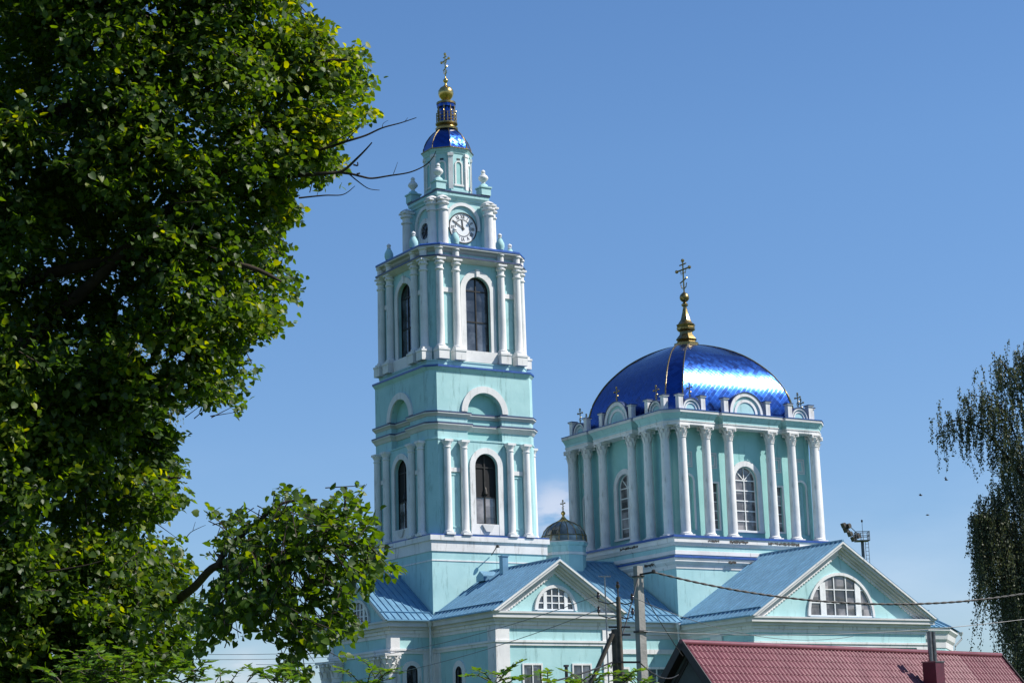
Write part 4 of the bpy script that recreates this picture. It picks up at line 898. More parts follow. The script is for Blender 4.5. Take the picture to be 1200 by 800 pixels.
for v_, wdt in ((705,-1.0),(722,-.95)):
    zz = at(724, v_, 52).z
    for sg in (-1,1):
        e = Vector((PW.x,PW.y,zz))+RT*sg*(.52 if sg < 0 else .36)+Vector((0,0,-.02*sg)); k = MB(); k.tube([(PW.x,PW.y,zz),(Vector((PW.x,PW.y,zz))+e)/2+Vector((0,0,-.06)),e,e+Vector((0,0,.1))], .018, 5); k.lathe([(.015,0),(.045,.02),(.05,.08),(.028,.11),(.036,.15),(.01,.18)], e+Vector((0,0,.06)), 8)
        child(k.build('insulator', CERAM, None, 40), wood); arms.append(e+Vector((0,0,.15)))
for v_ in (735, 744):
    zz = at(722, v_, 52).z; k = MB(); k.obox((PW.x,PW.y,zz), RT*.28, Vector((0,0,.02)), FW*.05); child(k.build('steel_band', IRON), wood)
zz = at(722,777,52).z; k = MB(); k.bar(Vector((PW.x,PW.y-.15,zz))-RT*.3, Vector((PW.x,PW.y-.15,zz))+RT*.42, .05); child(k.build('cross_bar', IRON), wood)
def sag(p, q, s_, n=24):
    p, q = Vector(p), Vector(q); return [p.lerp(q, i/n)-Vector((0,0,s_*4*(i/n)*(1-i/n))) for i in range(n+1)]
def cable(name, p, q, s_, r, mat, label, group=None, n=40):
    k = MB(); k.tube(sag(p, q, s_, n), r, 6); return tag(k.build(name, mat, None, 60), label, 'cable', group)
c1 = Vector((PC.x+.3,PC.y-.35,PC.z-.2))
# twisted heavy cable: two strands
k = MB(); base = sag(c1, at(1330, 665, 62), 1.02, 260)
for ph_ in (0, PI): k.tube([p+RT*0+Vector((0,0,1))*.016*math.cos(i*.75+ph_)+FW*.016*math.sin(i*.75+ph_) for i, p in enumerate(base)], .021, 5)
tag(k.build('power_cable', CABLE, None, 60), 'thick black twisted cable sagging from the concrete pole to the right', 'cable')
cb = Vector((PC.x,PC.y-.15,zb))
cable('power_cable', cb, at(1320, 706, 64), .45, .012, WIRE, 'thin grey wire crossing the wide pediment cornice towards the drooping birch')
cable('power_cable', PC-Vector((0,0,.3)), at(716, 782, 52), .12, .02, CABLE, 'black cable dropping steeply between the concrete and timber poles')
cable('power_cable', at(757, 700, 58), at(800, 768, 66), .05, .014, CABLE, 'short dark wire slanting down from the concrete pole to the maroon roof')
cable('power_cable', Vector((PW.x,PW.y-.15,zz))+RT*.4, at(795, 790, 71), .25, .018, CABLE, 'dark low cable running from the timber pole crossbar to the grey gable')
cable('power_cable', Vector((PW.x,PW.y-.15,zz))-RT*.3, at(440, 806, 40), .35, .022, CABLE, 'thick dark cable running low leftwards past the small post and porch windows')
cable('power_cable', arms[0], at(300, 778, 70), .5, .009, WIRE, 'upper thin wire running left from the timber pole insulators')
cable('power_cable', arms[2], at(300, 806, 70), .5, .009, WIRE, 'lower thin wire running left from the timber pole across the porch wall')
cable('power_cable', arms[1], at(1000, 745, 66), .5, .009, WIRE, 'thin wire from the timber pole rightwards behind the concrete pole')
for v_, t_ in ((762,'upper'),(768,'lower')):
    cable('power_cable', at(140, v_+1, 150), at(440, v_-2, 150), .3, .02, WIRE, '%s of two faint distant wires in the sky gap beneath the hanging branch' % t_)
PP = at(663.5, 780, 60); k = MB(); k.tube([(PP.x,PP.y,0),(PP.x,PP.y,PP.z)], .05, 8); k.box((PP.x-.06,PP.y-.06,PP.z-.02),(PP.x+.06,PP.y+.06,PP.z+.04)); tag(k.build('post', VERGE, None, 40), 'short dark post top standing before the porch windows', 'post')
AN = at(708.5, 675, 68); ant = empty('antenna', (AN.x,AN.y,0), 'thin grey mast with a small T shaped aerial before the porch pediment', 'antenna')
k = MB(); k.tube([(AN.x,AN.y,0),(AN.x,AN.y,AN.z)], .025, 6); child(k.build('mast', STEEL), ant)
k = MB(); c_ = Vector((AN.x,AN.y,AN.z)); k.bar(c_-RT*.2, c_+RT*.2, .04)
for t in (-.2,-.1,.1,.2): k.bar(c_+RT*t-FW*.2, c_+RT*t+FW*.2, .015)
child(k.build('aerial', STEEL), ant)
# ---- floodlight mast
PM = at(1010.5, 634, 215); fm = empty('floodlight_mast', (PM.x,PM.y,0), 'tall steel floodlight mast with railed platform rising behind the right pediment', 'floodlight mast')
k = MB(); k.tube([(PM.x,PM.y,0),(PM.x,PM.y,PM.z)], [.28,.17], 10); child(k.build('mast', GALV), fm)
PX = Vector((RT.x,RT.y,0)).normalized(); PY = Vector((-PX.y,PX.x,0)); c_ = Vector((PM.x,PM.y,PM.z))
k = MB(); k.obox(c_+Vector((0,0,.05)), PX*.72, PY*.7, (0,0,.05))
for z_ in (.55,1.0):
    for s_ in (-1,1): k.bar(c_+PX*.7*s_-PY*.68+Vector((0,0,z_)), c_+PX*.7*s_+PY*.68+Vector((0,0,z_)), .06); k.bar(c_-PX*.7+PY*.68*s_+Vector((0,0,z_)), c_+PX*.7+PY*.68*s_+Vector((0,0,z_)), .06)
for a_ in (-1,0,1):
    for b_ in (-1,0,1):
        if a_ or b_: k.bar(c_+PX*.7*a_+PY*.68*b_, c_+PX*.7*a_+PY*.68*b_+Vector((0,0,1.02)), .06)
child(k.build('platform', GALV), fm)
k = MB()
for s_ in (.28,.62): k.bar(c_+PX*s_+PY*-.2+Vector((0,0,-.1)), Vector((c_.x,c_.y,0))+PX*s_+PY*-.2, .045)
for i in range(30): z_ = -.4*i-.3; k.bar(c_+PX*.28-PY*.2+Vector((0,0,z_)), c_+PX*.62-PY*.2+Vector((0,0,z_)), .04)
child(k.build('ladder', GALV), fm)
k = MB(); k.tube([c_+PX*.1+Vector((0,0,1)), c_+PX*.1+Vector((0,0,2.2))], .025, 5); k.lathe([(.02,0),(.1,.05),(.1,.25),(.02,.3)], c_+PX*.1+Vector((0,0,2.05)), 8); child(k.build('lightning_rod', IRON), fm)
k = MB(); e0 = c_-PX*.5+Vector((0,0,.1)); e1 = c_-PX*1.75+Vector((0,0,1.75)); k.bar(e0, e1, .09); k.bar(e0+PX*.45+Vector((0,0,.3)), e1+PX*.35+Vector((0,0,.1)), .07)
child(k.build('lamp_frame', GALV), fm)
for i, (t, off) in enumerate(((.12,-.28),(.42,-.3),(.72,-.28),(1.0,-.2),(.3,.42),(.95,.25))):
    p = e0.lerp(e1, t)+PX*off+PY*(-.25 if i % 2 else .1); nrm_ = (-PX*.75+Vector((0,0,-.35))+PY*-.35).normalized()
    qx = nrm_.cross(Vector((0,0,1))).normalized(); qy = qx.cross(nrm_); k = MB(); k.obox(p, qx*.3, qy*.26, nrm_*.13); k.obox(p-nrm_*.2, qx*.17, qy*.15, nrm_*.09); child(k.build('floodlight', LAMPM), fm)
# ---- birds
for i, (u_, v_) in enumerate(((1109,562),(1079,580),(1087,603))):
    p = at(u_, v_, 120); k = MB(); s_ = .16
    k.lathe([(.005,-.11),(.035,-.06),(.045,.0),(.03,.07),(.004,.12)], (0,0,0), 8)
    k.v = [tuple(p+PX*z*1.0*(1 if i != 1 else -1)+PY*y+Vector((0,0,x))) for x, y, z in k.v]
    for sg in (-1,1):
        d = PY*sg*.6+Vector((0,0,.6-.3*i)); k.add([p+PX*.05, p-PX*.05, p+d*.28-PX*.09, p+d*.3-PX*.06, p+Vector((0,0,.012))], [(0,1,2,3),(0,4,3),(1,4,2)])
    tag(k.build('bird', VERGE), ['tiny dark bird highest in the sky beside the birch','tiny dark bird leftmost in the sky by the birch','tiny dark bird lowest in the sky beside the birch'][i], 'bird', 'birds in the sky by the birch')

# ------------------------------------------------------------------ vegetation
def inpoly(poly, x, y):
    ins = np.zeros(len(x), bool); n = len(poly)
    for i in range(n):
        x0, y0 = poly[i]; x1, y1 = poly[(i+1) % n]
        c = ((y0 > y) != (y1 > y)); 
        with np.errstate(divide='ignore', invalid='ignore'): xx = (x1-x0)*(y-y0)/(y1-y0+1e-12)+x0
        ins ^= c & (x < xx)
    return ins
HEART = np.array([[0,0,0],[-.30,-.08,.05],[-.50,.22,.11],[-.36,.62,.06],[0,1.02,-.10],[.36,.62,.06],[.50,.22,.11],[.30,-.08,.05],[0,.42,-.0]])
HEARTF = np.array([[0,8,2,1],[8,4,3,2],[0,7,6,8],[8,6,5,4]])
LANCE = np.array([[0,0,0],[-.2,.35,.04],[0,1,-.05],[.2,.35,.04]]); LANCEF = np.array([[0,3,2,1]])
def leaf_mesh(name, P, A_, Nn, S, shape, F_, mat, parent=None, lo=0, hi=1, rnd=None):
    A_ = A_/np.linalg.norm(A_, axis=1, keepdims=True); X = np.cross(A_, Nn); X /= np.linalg.norm(X, axis=1, keepdims=True)+1e-9; Z = np.cross(X, A_)
    V = P[:,None,:]+S[:,None,None]*(shape[None,:,0,None]*X[:,None,:]+shape[None,:,1,None]*A_[:,None,:]+shape[None,:,2,None]*Z[:,None,:])
    n, k = V.shape[:2]; f = (F_[None]+np.arange(n)[:,None,None]*k).reshape(-1, F_.shape[1])
    me = bpy.data.meshes.new(name); me.vertices.add(n*k); me.vertices.foreach_set('co', V.reshape(-1).astype(np.float32))
    nf, c = f.shape; me.loops.add(nf*c); me.loops.foreach_set('vertex_index', f.reshape(-1).astype(np.int32))
    me.polygons.add(nf); me.polygons.foreach_set('loop_start', (np.arange(nf)*c).astype(np.int32)); me.polygons.foreach_set('loop_total', np.full(nf, c, np.int32))
    me.materials.append(mat); me.update(calc_edges=True)
    a = me.attributes.new('rnd', 'FLOAT', 'FACE'); r_ = rng.random(n) if rnd is None else rnd; a.data.foreach_set('value', np.repeat(r_, len(F_)).astype(np.float32))
    o = bpy.data.objects.new(name, me); col.objects.link(o)
    if parent: child(o, parent)
    return o
nrmz = lambda a: a/(np.linalg.norm(a, axis=1, keepdims=True)+1e-9)
RTn, FWn, UPn = np.array(RT), np.array(FW), np.array(UP)
HR = np.array(PX); HF = np.array(PY)       # horizontal right / away
def unproj(u, v, d): return np.array(CAM)+d[:,None]*(FWn+np.outer((u-600)/FPX, RTn)-np.outer((v-400)/FPX, UPn))
def sprays(C_, out, nl, length, size, jitter=.5):
    """leaves alternating along short twigs that start at C_ and point to out"""
    n = len(C_); t = (np.arange(nl)+.5)/nl
    out = nrmz(out); side = nrmz(np.cross(out, np.tile([0,0,1.], (n,1)))+rng.normal(0,.2,(n,3)))
    P = []; A_ = []; Nn = []
    for k in range(nl):
        sg = 1 if k % 2 else -1; tt = t[k]
        p = C_+out*(length*tt)[:,None] if not np.isscalar(length) else C_+out*length*tt
        p = p+side*sg*.03+np.array([0,0,-.16*tt*tt])*(length if np.isscalar(length) else 1)+rng.normal(0,.035,(n,3))
        a = out*(.5+.5*tt)+side*sg*(1.0-.6*tt)+np.array([0,0,-.45])+rng.normal(0,jitter*.6,(n,3))
        nn = np.array([0,0,1.])+out*.25+rng.normal(0,jitter,(n,3)); P.append(p); A_.append(a); Nn.append(nn)
    P = np.concatenate(P); return P, np.concatenate(A_), np.concatenate(Nn), size*rng.uniform(.65,1.15,len(P))
# --- big linden
LIND = [(-700,-500),(250,-500),(330,-60),(352,8),(372,22),(384,40),(402,50),(428,60),(437,76),(424,96),(436,112),(437,132),(420,142),(408,160),(392,182),(398,200),(402,214),(360,216),(344,234),(346,262),(328,284),(344,306),(344,330),(350,352),(332,374),(316,394),(296,404),(290,436),(298,458),(292,470),(264,484),(254,474),(238,476),(222,480),(214,466),(196,470),(190,484),(206,510),(206,544),(217,572),(214,590),(192,604),(176,618),(176,634),(200,618),(204,636),(232,640),(228,656),(212,664),(222,690),(240,700),(238,726),(226,746),(218,766),(206,776),(190,800),(180,900),(-700,900)]
HOLES = [(109,54,7),(173,8,8),(182,16,5),(308,154,6),(300,167,5),(335,179,4),(145,350,7),(141,364,5),(172,352,4),(190,360,6),(205,358,4),(212,339,5),(162,408,9),(172,416,8),(152,392,5),(182,431,8),(211,417,9),(205,424,6),(96,374,6),(242,80,4),(183,184,3),(216,452,7),(200,462,6),(195,402,6),(190,415,7)]
dens = lambda u, v: .5+.5*np.sin(u*.031+1.3*np.sin(v*.021))*np.cos(v*.027+1.1*np.sin(u*.017))
def sample_poly(poly, n, box, d0, dsig, thin_edge=20):
    u = rng.uniform(box[0], box[2], n*4); v = rng.uniform(box[1], box[3], n*4); ok = inpoly(poly, u, v)
    u, v = u[ok][:n], v[ok][:n]; d = d0+rng.normal(0, 1, len(u))*dsig
    return u, v, d
def keep_leaf(poly, P, holes, slack):
    u, v = pix(P); j = rng.normal(0, slack, len(u)); wob = 10*np.sin(v*.15+u*.05)+7*np.sin(v*.41-u*.13)-5; ok = inpoly(poly, u+j+wob, v+rng.normal(0, slack, len(u))+9*np.sin(u*.19+v*.07)+5*np.sin(u*.47))
    for hx, hy, hr in holes: ok &= (u-hx)**2+(v-hy)**2 > (hr*rng.uniform(.75,1.25,len(u)))**2
    return ok
TR = at(-190, 880, 20.6); lind = empty('linden_tree', (TR.x,TR.y,0), 'big dark leafy linden tree with bare dead twigs filling the left side', 'tree')
brn = MB()
def limb(pts, r0, r1, n=9):
    P_ = smooth_curve3([at(*p) for p in pts], 6); rs = [r0+(r1-r0)*i/(len(P_)-1) for i in range(len(P_))]; brn.tube(P_, rs, n)
def smooth_curve3(P_, n):
    out = []
    for i in range(len(P_)-1):
        p0, p1, p2, p3 = P_[max(i-1,0)], P_[i], P_[i+1], P_[min(i+2,len(P_)-1)]
        for j in range(n): t = j/n; out.append(.5*((2*p1)+(p2-p0)*t+(2*p0-5*p1+4*p2-p3)*t*t+(3*p1-p0-3*p2+p3)*t**3))
    out.append(P_[-1]); return out
tr = MB(); top = at(-120, -80, 20.4); tr.tube(smooth_curve3([Vector((TR.x,TR.y,0)), at(-190,640,20.6), at(-170,380,20.5), at(-130,120,20.4), at(-90,-300,20.3)], 6), [.42-.012*i for i in range(25)], 14)
child(tr.build('trunk', BARK, None, 60), lind)
limb([(-180,560,20.6),(-60,470,20.2),(25,408,19.6),(55,378,19.5),(110,330,19.3),(190,250,19.2),(280,190,19.2)], .12, .025)
limb([(-150,330,20.5),(-40,350,20.2),(60,320,19.6),(170,300,19.4),(280,310,19.2),(330,330,19.2)], .09, .012)
limb([(-150,200,20.4),(0,150,20.2),(140,110,20.0),(270,80,19.8),(410,70,19.6)], .1, .012)
limb([(-185,650,20.9),(-40,680,20.6),(80,725,20.8),(170,722,20.6),(222,692,19.0),(255,662,17.2),(300,668,17.0),(370,645,16.9),(435,640,16.9)], .07, .012)
limb([(255,662,17.0),(268,640,17.0),(290,622,17.0),(330,590,17.0),(372,585,17)], .03, .007)
limb([(300,668,17.0),(330,700,17.0),(350,740,17.0),(342,778,17)], .028, .006)
limb([(370,645,16.9),(400,610,16.9),(405,570,16.9)], .02, .006)
limb([(-170,400,20.8),(-60,540,20.6),(60,570,20.5),(150,560,20.4),(212,560,20.4)], .08, .01)
limb([(-120,50,20.4),(60,20,20.1),(200,-20,20.0),(330,-60,19.9)], .08, .01)
child(brn.build('branch', TWIGM, None, 60), lind)
for pts, r0, r1 in (([(300,208,20.0),(345,206,19.5),(372,204,19.2),(395,202,19.2),(405,198,19.2),(418,186,19.2),(428,176,19.2),(436,167,19.2)], .035, .008),
    ([(395,202,19.2),(412,204,19.2),(424,207,19.2),(436,209,19.2),(456,206,19.2),(480,202,19.2),(498,194,19.2),(507,185,19.2),(511,177,19.2)], .02, .004),
    ([(408,203,19.2),(420,213,19.2),(432,221,19.2),(445,223,19.2)], .011, .004),
    ([(320,184,20.0),(372,176,19.4),(405,166,19.1),(428,159,19.1),(448,150,19.1),(470,144,19.1),(488,138,19.1)], .024, .005),
    ([(385,170,19.1),(402,160,19.1),(416,152,19.1),(422,146,19.1)], .011, .004), ([(405,166,19.1),(412,158,19.1),(418,152,19.1),(420,147,19.1)], .01, .003),
    ([(448,150,19.1),(449,145,19.1),(455,141,19.1)], .005, .002), ([(461,204,19.2),(464,196,19.2),(466,190,19.2)], .005, .002), ([(474,143,19.1),(478,138,19.1)], .005, .002),
    ([(350,232,19.3),(380,229,19.3),(402,228,19.3),(416,218,19.3)], .014, .004), ([(414,193,19.2),(419,194,19.2),(419,190,19.2)], .014, .008), ([(418,204,19.2),(422,203,19.2)], .014,.01),
    ([(218,630,17.2),(224,623,17.2),(236,617,17.2),(241,615,17.2)], .006, .002),([(226,621,17.2),(229,611,17.2)], .004, .002),
    ([(0,365,19.2),(30,378,19.2),(70,388,19.2)], .012,.004), ([(60,330,19.2),(95,318,19.2),(115,330,19.2)], .012,.004), ([(40,290,19.2),(80,297,19.2),(100,318,19.2)], .01,.003), ([(85,240,19.2),(100,262,19.2),(110,300,19.2)], .009,.003), ([(55,670,18),(100,662,18),(122,656,18)], .014,.005)):
    brn = MB(); limb(pts, r0*.66, r1*.7, 6); child(brn.build('dead_twig', TWIGM, None, 60), lind)
brn = MB()
# crown: in-frame part, denser, plus the rest of the tree beyond the frame
vs_ = np.arange(-60, 870, 3.0); us_ = np.arange(-60, 450, 2.0)
edge_u = np.array([us_[inpoly(LIND, us_, np.full(len(us_), q))].max() for q in vs_]); edge_u = np.convolve(np.pad(edge_u, 8, 'edge'), np.ones(17)/17, 'valid')
def bulge(u, v):
    Rv = np.interp(v, vs_, edge_u)+200; x = np.clip((u+190)/Rv, 0, 1); return x, np.sqrt(np.clip(1-x*x, 0, 1))
cu, cv, cd_ = sample_poly(LIND, 540, (-60,-80,445,860), 0, 1)
xx, ff = bulge(cu, cv); cave = ((cu-70)/95)**2+((cv-345)/50)**2 < 1; cave |= ((cu-95)/50)**2+((cv-265)/55)**2 < 1; cave |= ((cu-20)/60)**2+((cv-60)/60)**2 < 1; cave |= ((cu-110)/60)**2+((cv-590)/45)**2 < 1
cd_ = 20.7-2.9*ff+np.abs(rng.normal(0,.45,len(cu)))+1.3*cave+np.where(rng.random(len(cu)) < .2, .9, 0)
per = rng.integers(9, 24, len(cu)); per[cave] //= 2
ctone = np.repeat(rng.normal(0,.1,len(cu)), per); cu, cv, cd_ = [np.repeat(q, per) for q in (cu, cv, cd_)]
u = cu+rng.normal(0,15,len(cu)); v = cv+rng.normal(0,11,len(cu))+4; d = cd_+rng.normal(0,.16,len(cu))
bu, bv, bd = sample_poly(LIND, 4300, (-40,-60,445,860), 21.2, .55)
u = np.concatenate([u,bu]); v = np.concatenate([v,bv]); d = np.concatenate([d,bd]); ctone = np.concatenate([ctone, np.zeros(len(bu))]); kp_ = inpoly(LIND, u, v); u, v, d, ctone = u[kp_], v[kp_], d[kp_], ctone[kp_]
xx, ff = bulge(u, v)
C_ = unproj(u, v, d); n = len(C_)
outd = np.outer(xx, HR)-np.outer(ff, HF)+rng.normal(0,.55,(n,3))
C0 = C_-nrmz(outd)*.22
P, A_, Nn, S = sprays(C0, outd, 12, .44, .068, .85)
ok = keep_leaf(LIND, P, HOLES, 3); tone = np.tile(ctone, 12)[ok]; P, A_, Nn, S = P[ok], A_[ok], Nn[ok], S[ok]
uu, vv = pix(P); edge = np.clip((uu-300)/130, 0, 1)*(vv < 200); rn = np.clip(rng.beta(1.1,2.2,len(P))*.9+tone*1.4+.6*edge*rng.random(len(P)), 0, 1)  # leaves on the upper right edge pushed yellower: sunlight put into their colour
u2 = rng.uniform(-560,-10,1500); v2 = rng.uniform(-480,820,1500); d2 = 20.3+rng.normal(0,1.6,1500); u3 = rng.uniform(-60,330,700); v3 = rng.uniform(-460,-30,700); d3 = 20.1+rng.normal(0,1.3,700)
ok3 = inpoly(LIND, u3, v3); u2 = np.concatenate([u2,u3[ok3]]); v2 = np.concatenate([v2,v3[ok3]]); d2 = np.concatenate([d2,d3[ok3]])
C2_ = unproj(u2, v2, d2); od = rng.normal(0,.8,(len(C2_),3)); P2, A2_, N2, S2 = sprays(C2_, od, 12, .5, .10)
P = np.concatenate([P,P2]); A_ = np.concatenate([A_,A2_]); Nn = np.concatenate([Nn,N2]); S = np.concatenate([S,S2]); rn = np.concatenate([rn, rng.beta(1.6,2.6,len(P2))*.85])
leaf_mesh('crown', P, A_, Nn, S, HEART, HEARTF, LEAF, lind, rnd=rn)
tw = MB()
tok = keep_leaf(LIND, C0+nrmz(outd)*.34, HOLES, 0)
for i in range(0, n, 3):
    if tok[i]: tw.tube([C0[i], C0[i]+nrmz(outd[i:i+1])[0]*.3-np.array([0,0,.03])], [.007,.003], 3)
tag(child(tw.build('twig', TWIGM, None, None, False), lind), kind='stuff')
# the low hanging branch, nearer
BR = [(228,584),(240,588),(262,602),(282,600),(300,596),(318,590),(324,574),(346,570),(356,588),(366,592),(384,580),(402,582),(396,566),(414,561),(424,578),(422,598),(438,602),(446,616),(436,628),(452,640),(457,660),(452,676),(432,688),(410,690),(404,702),(424,728),(422,740),(402,748),(398,770),(384,764),(370,752),(360,770),(352,800),(330,796),(322,770),(326,748),(312,742),(296,734),(284,742),(274,750),(256,760),(246,742),(236,768),(222,792),(214,770),(226,740),(240,716),(222,700),(250,690),(262,672),(252,650),(246,632),(262,618),(244,604)]
BH = [(388,655,7),(330,640,5),(372,718,7),(405,640,5),(300,650,4),(425,622,4),(345,605,5),(348,678,11),(352,700,7),(290,690,5),(240,672,12),(232,650,10),(300,705,5),(280,735,9),(318,720,6),(386,690,4),(262,700,6)]
u, v, d = sample_poly(BR, 640, (215,560,460,800), 16.9, .42); C_ = unproj(u, v, d); n = len(C_)
outd = np.outer((u-300)/120, HR)+np.outer(np.where(v < 640, .25, -.55), [0,0,1])+rng.normal(0,.5,(n,3)); C0 = C_-nrmz(outd)*.15
P, A_, Nn, S = sprays(C0, outd, 9, .30, .066, .8)
ok = keep_leaf(BR, P, BH, 2.5); P, A_, Nn, S = P[ok], A_[ok], Nn[ok], S[ok]; leaf_mesh('hanging_spray', P, A_, Nn, S, HEART, HEARTF, LEAF, lind, rnd=rng.beta(1.6,2.4,len(P))*.85)
tw = MB()
tok = keep_leaf(BR, C0+nrmz(outd)*.34, BH, 0)
for i in range(n):
    if tok[i]: tw.tube([C0[i], C0[i]+nrmz(outd[i:i+1])[0]*.3-np.array([0,0,.03])], [.006,.003], 3)
tag(child(tw.build('twig', TWIGM, None, None, False), lind), kind='stuff')

# --- paler tree behind the linden, seen through its gaps
PB = at(90, 1000, 46); ft = empty('background_tree', (PB.x,PB.y,0), 'pale olive small leaved tree glimpsed through the gap in the linden', 'tree')
u = rng.normal(150,40,900); v = rng.normal(465,60,900); ok = (u > -20) & (u < 214-(np.abs(v-430)/9)) & (v > 385); u, v = u[ok], v[ok]; C_ = unproj(u, v, 46+rng.normal(0,1,len(u)))
P, A_, Nn, S = sprays(C_, rng.normal(0,.6,(len(C_),3))+[0,0,-.5], 10, .5, .10); leaf_mesh('crown', P, A_, Nn, S, LANCE*[1.6,1,1], LANCEF, LEAFF, ft)
k = MB(); tp = at(120, 440, 46); k.tube(smooth_curve3([Vector((PB.x,PB.y,0)), at(95,800,46), at(100,600,46), tp], 5), [.22-.011*i for i in range(16)], 10)
for i in range(14): q = at(float(rng.uniform(80,205)), float(rng.uniform(395,520)), 46+float(rng.normal(0,.6))); p = at(100+i, 640-i*12, 46); k.tube([p, (p+q)/2+Vector((0,0,.2)), q], [.04,.025,.008], 5)
child(k.build('trunk', BARK, None, 60), ft)

# --- birch on the right
BP = at(1296, 1100, 97.5); birch = empty('birch_tree', (BP.x,BP.y,0), 'weeping birch with drooping feathery strands at the right edge', 'tree')
tr = MB(); tr.tube(smooth_curve3([Vector((BP.x,BP.y,0)), at(1291,800,97.50), at(1276,600,97.50), at(1268,450,97.50), at(1262,392,97.50)], 5), [.42-.0205*i for i in range(21)], 10); child(tr.build('trunk', BIRCHB, None, 60), birch)
brn = MB(); limbs = [([(1278,640,97.50),(1231,600,97.11),(1206,566,96.92),(1176,530,96.72),(1154,505,96.72),(1126,492,96.52),(1104,500,96.52)], .07,.012), ([(1270,540,97.50),(1236,500,97.50),(1206,470,97.50),(1178,430,97.50),(1174,425,97.50)], .06,.01), ([(1206,566,96.92),(1186,500,96.33),(1166,470,96.33),(1132,462,96.33)], .03,.008),
    ([(1281,700,97.50),(1231,640,96.52),(1196,606,96.13),(1166,598,95.94),(1144,606,95.94)], .06,.012), ([(1268,450,97.50),(1241,420,97.89),(1206,415,97.89),(1196,420,97.89)], .04,.01), ([(1281,690,97.50),(1246,655,99.45),(1206,640,99.45),(1176,650,99.45)], .05,.01), ([(1278,620,97.50),(1246,560,99.45),(1206,535,99.45),(1171,560,99.45)], .05,.01), ([(1268,430,97.50),(1306,380,97.50),(1356,380,97.50)],.05,.01), ([(1278,600,97.50),(1336,540,97.50),(1396,560,97.50)],.05,.01)]
limbs += [([(1281,665,97.5),(1240,612,97.0),(1212,578,96.5),(1186,572,96.5),(1164,584,96.3)],.045,.012), ([(1275,600,97.5),(1240,560,98.5),(1215,530,98.5),(1188,520,98.5)],.045,.012)]
limbs += [([(2*1272-u_, v_-8, 195.0-d_) for u_, v_, d_ in pts], r0, r1) for pts, r0, r1 in limbs[:7]]
limbs += [([(1262,440,97.5),(1250,405,97.3),(1236,395,97.2)],.04,.01), ([(1262,440,97.5),(1278,400,97.6),(1296,394,97.7)],.04,.01)]
lp = []
for pts, r0, r1 in limbs:
    limb(pts, r0*1.7, r1*1.7, 7); P_ = smooth_curve3([at(*p) for p in pts], 6); lp.append(P_[len(P_)//4:])
child(brn.build('branch', TWIGM, None, 60), birch); brn = MB()
Ps = []; As = []; st = MB()
def strand(p, ln, nl, spread=.05):
    p = np.array(p); w1 = rng.normal(0,.12,3); w1[2] = 0; tt = np.linspace(0,1,nl)
    pp = p[None]+np.outer(tt**.7, w1*ln)+np.outer(-tt*ln+.25*ln*np.exp(-tt*5)*tt*3, [0,0,1])
    st.tube([pp[0], pp[nl//3], pp[2*nl//3], pp[-1]], [.013,.009,.007,.004], 3)
    Ps.append(pp+rng.normal(0,spread,(nl,3))); As.append(np.array([0,0,-1.])+rng.normal(0,.45,(nl,3)))
for i, P_ in enumerate(lp):
    dense = i in (3,5)
    for _ in range(190 if dense else 95):
        j = rng.uniform(0, len(P_)-1.01); a = int(j); p = P_[a].lerp(P_[a+1], j-a)+Vector(rng.normal(0,.36,3)); strand(p, rng.uniform(.7,2.1) if not dense else rng.uniform(1.6,5.0), 52 if not dense else 66, .055)
# dense lower curtain
for _ in range(1350):
    u_ = rng.uniform(1172,1320); top_v = 618+8*math.sin(u_*.2)+rng.uniform(0,170); left = 1140 if top_v < 640 else 1166+max(0, (top_v-690)*.25)
    if u_ < left: continue
    strand(np.array(at(u_, top_v, 97+float(rng.normal(0,1.5)))), rng.uniform(1.6,4.3), 52, .12)
for u_, top_v, ln in ((1141,604,1.5),(1144,606,2.0),(1149,604,2.6),(1153,603,2.9),(1158,604,2.5),(1163,606,3.2),(1166,606,2.2),(1172,606,3.8),(1176,606,3.0),(1146,606,2.4),(1151,604,2.2),(1160,604,2.9),(1169,606,3.3),(1156,604,1.9),(1180,610,3.4),(1184,612,3.2)):
    for _ in range(5): strand(np.array(at(u_+float(rng.normal(0,1.6)), top_v, 96+float(rng.normal(0,.4)))), ln*rng.uniform(1.2,2.0), 170, .075)
P = np.concatenate(Ps); A_ = np.concatenate(As); leaf_mesh('crown', P, A_, rng.normal(0,1,(len(P),3)), .115*rng.uniform(.6,1.25,len(P)), LANCE*[1.7,1,1], LANCEF, LEAFB, birch)
tag(child(st.build('twig', TWIGM, None, None, False), birch), kind='stuff')

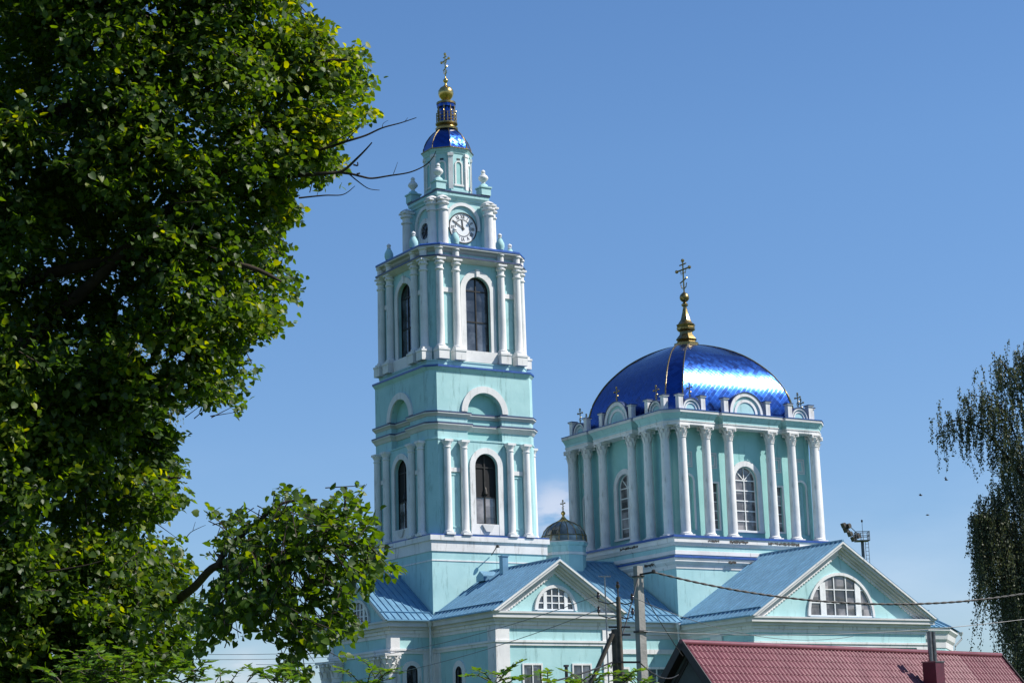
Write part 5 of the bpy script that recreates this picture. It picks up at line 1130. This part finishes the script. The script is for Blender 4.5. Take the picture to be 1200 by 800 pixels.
# --- sapling tops along the bottom edge
def sapling(u_, v_, dd, wpx, nfr, label):
    tip = at(u_, v_, dd); root = Vector((tip.x, tip.y, 0)); e = empty('ash_sapling', root, label, 'sapling', 'light green saplings along the bottom edge')
    k = MB(); Pl = []; Al = []; Nl = []; w_ = wpx/FPX*dd
    k.tube([root, root.lerp(tip, .6)+RT*.04, tip-Vector((0,0,.12))], [.025,.015,.006], 6)
    for i in range(int(nfr*1.4)):
        t = rng.uniform(0,1); h0 = tip.z-.02-t*.4; a = rng.uniform(0,2*PI); d_ = np.array([math.cos(a), math.sin(a), rng.uniform(.35,1.3)*(1-t*.5)]); d_ /= np.linalg.norm(d_)
        p0 = np.array([root.x, root.y, h0])+rng.normal(0,w_*.32,3)*[1,1,0]; ln = rng.uniform(.16,.28); npair = 6
        end = p0+d_*ln-np.array([0,0,.06]); k.tube([p0, (p0+end)/2+np.array([0,0,.03]), end], [.005,.004,.002], 4)
        sd_ = np.cross(d_, [0,0,1]); sd_ /= np.linalg.norm(sd_)+1e-9
        for q in range(npair):
            tt = .25+.7*q/(npair-1); pp = p0*(1-tt)+end*tt+np.array([0,0,.03*math.sin(PI*tt)])
            for sg in (-1,1): Pl.append(pp); Al.append(sd_*sg+d_*.7+np.array([0,0,-.25])+rng.normal(0,.15,3)); Nl.append(np.array([0,0,1.])+rng.normal(0,.35,3))
        Pl.append(end); Al.append(d_+np.array([0,0,-.3])); Nl.append(np.array([0,0,1.])+rng.normal(0,.3,3))
    child(k.build('stem', BARK, None, 60), e)
    Pl = np.array(Pl); leaf_mesh('foliage', Pl, np.array(Al), np.array(Nl), .062*rng.uniform(.7,1.15,len(Pl)), LANCE*[1.6,1,1], LANCEF, LEAFA, e)
sapling(118,769,15,75,90,'bright green sapling in the lower left corner under the linden')
sapling(215,781,15,37,35,'light sapling top left of the open sky gap at the bottom')
sapling(290,791,15,37,14,'low light sapling tip in the open sky gap at the bottom')
sapling(336,787,15,31,35,'light sapling top beneath the hanging linden branch')
sapling(434,787,15,34,35,'light sapling top before the west portico column')
sapling(585,789,15,24,23,'small sapling top before the porch corner pilaster')
sapling(640,795,15,15,9,'thin sapling tip between the two porch windows')
sapling(686,791,15,22,23,'light sapling top beneath the leaning pole brace')
sapling(742,787,15,22,27,'light sapling top between the timber and concrete poles')
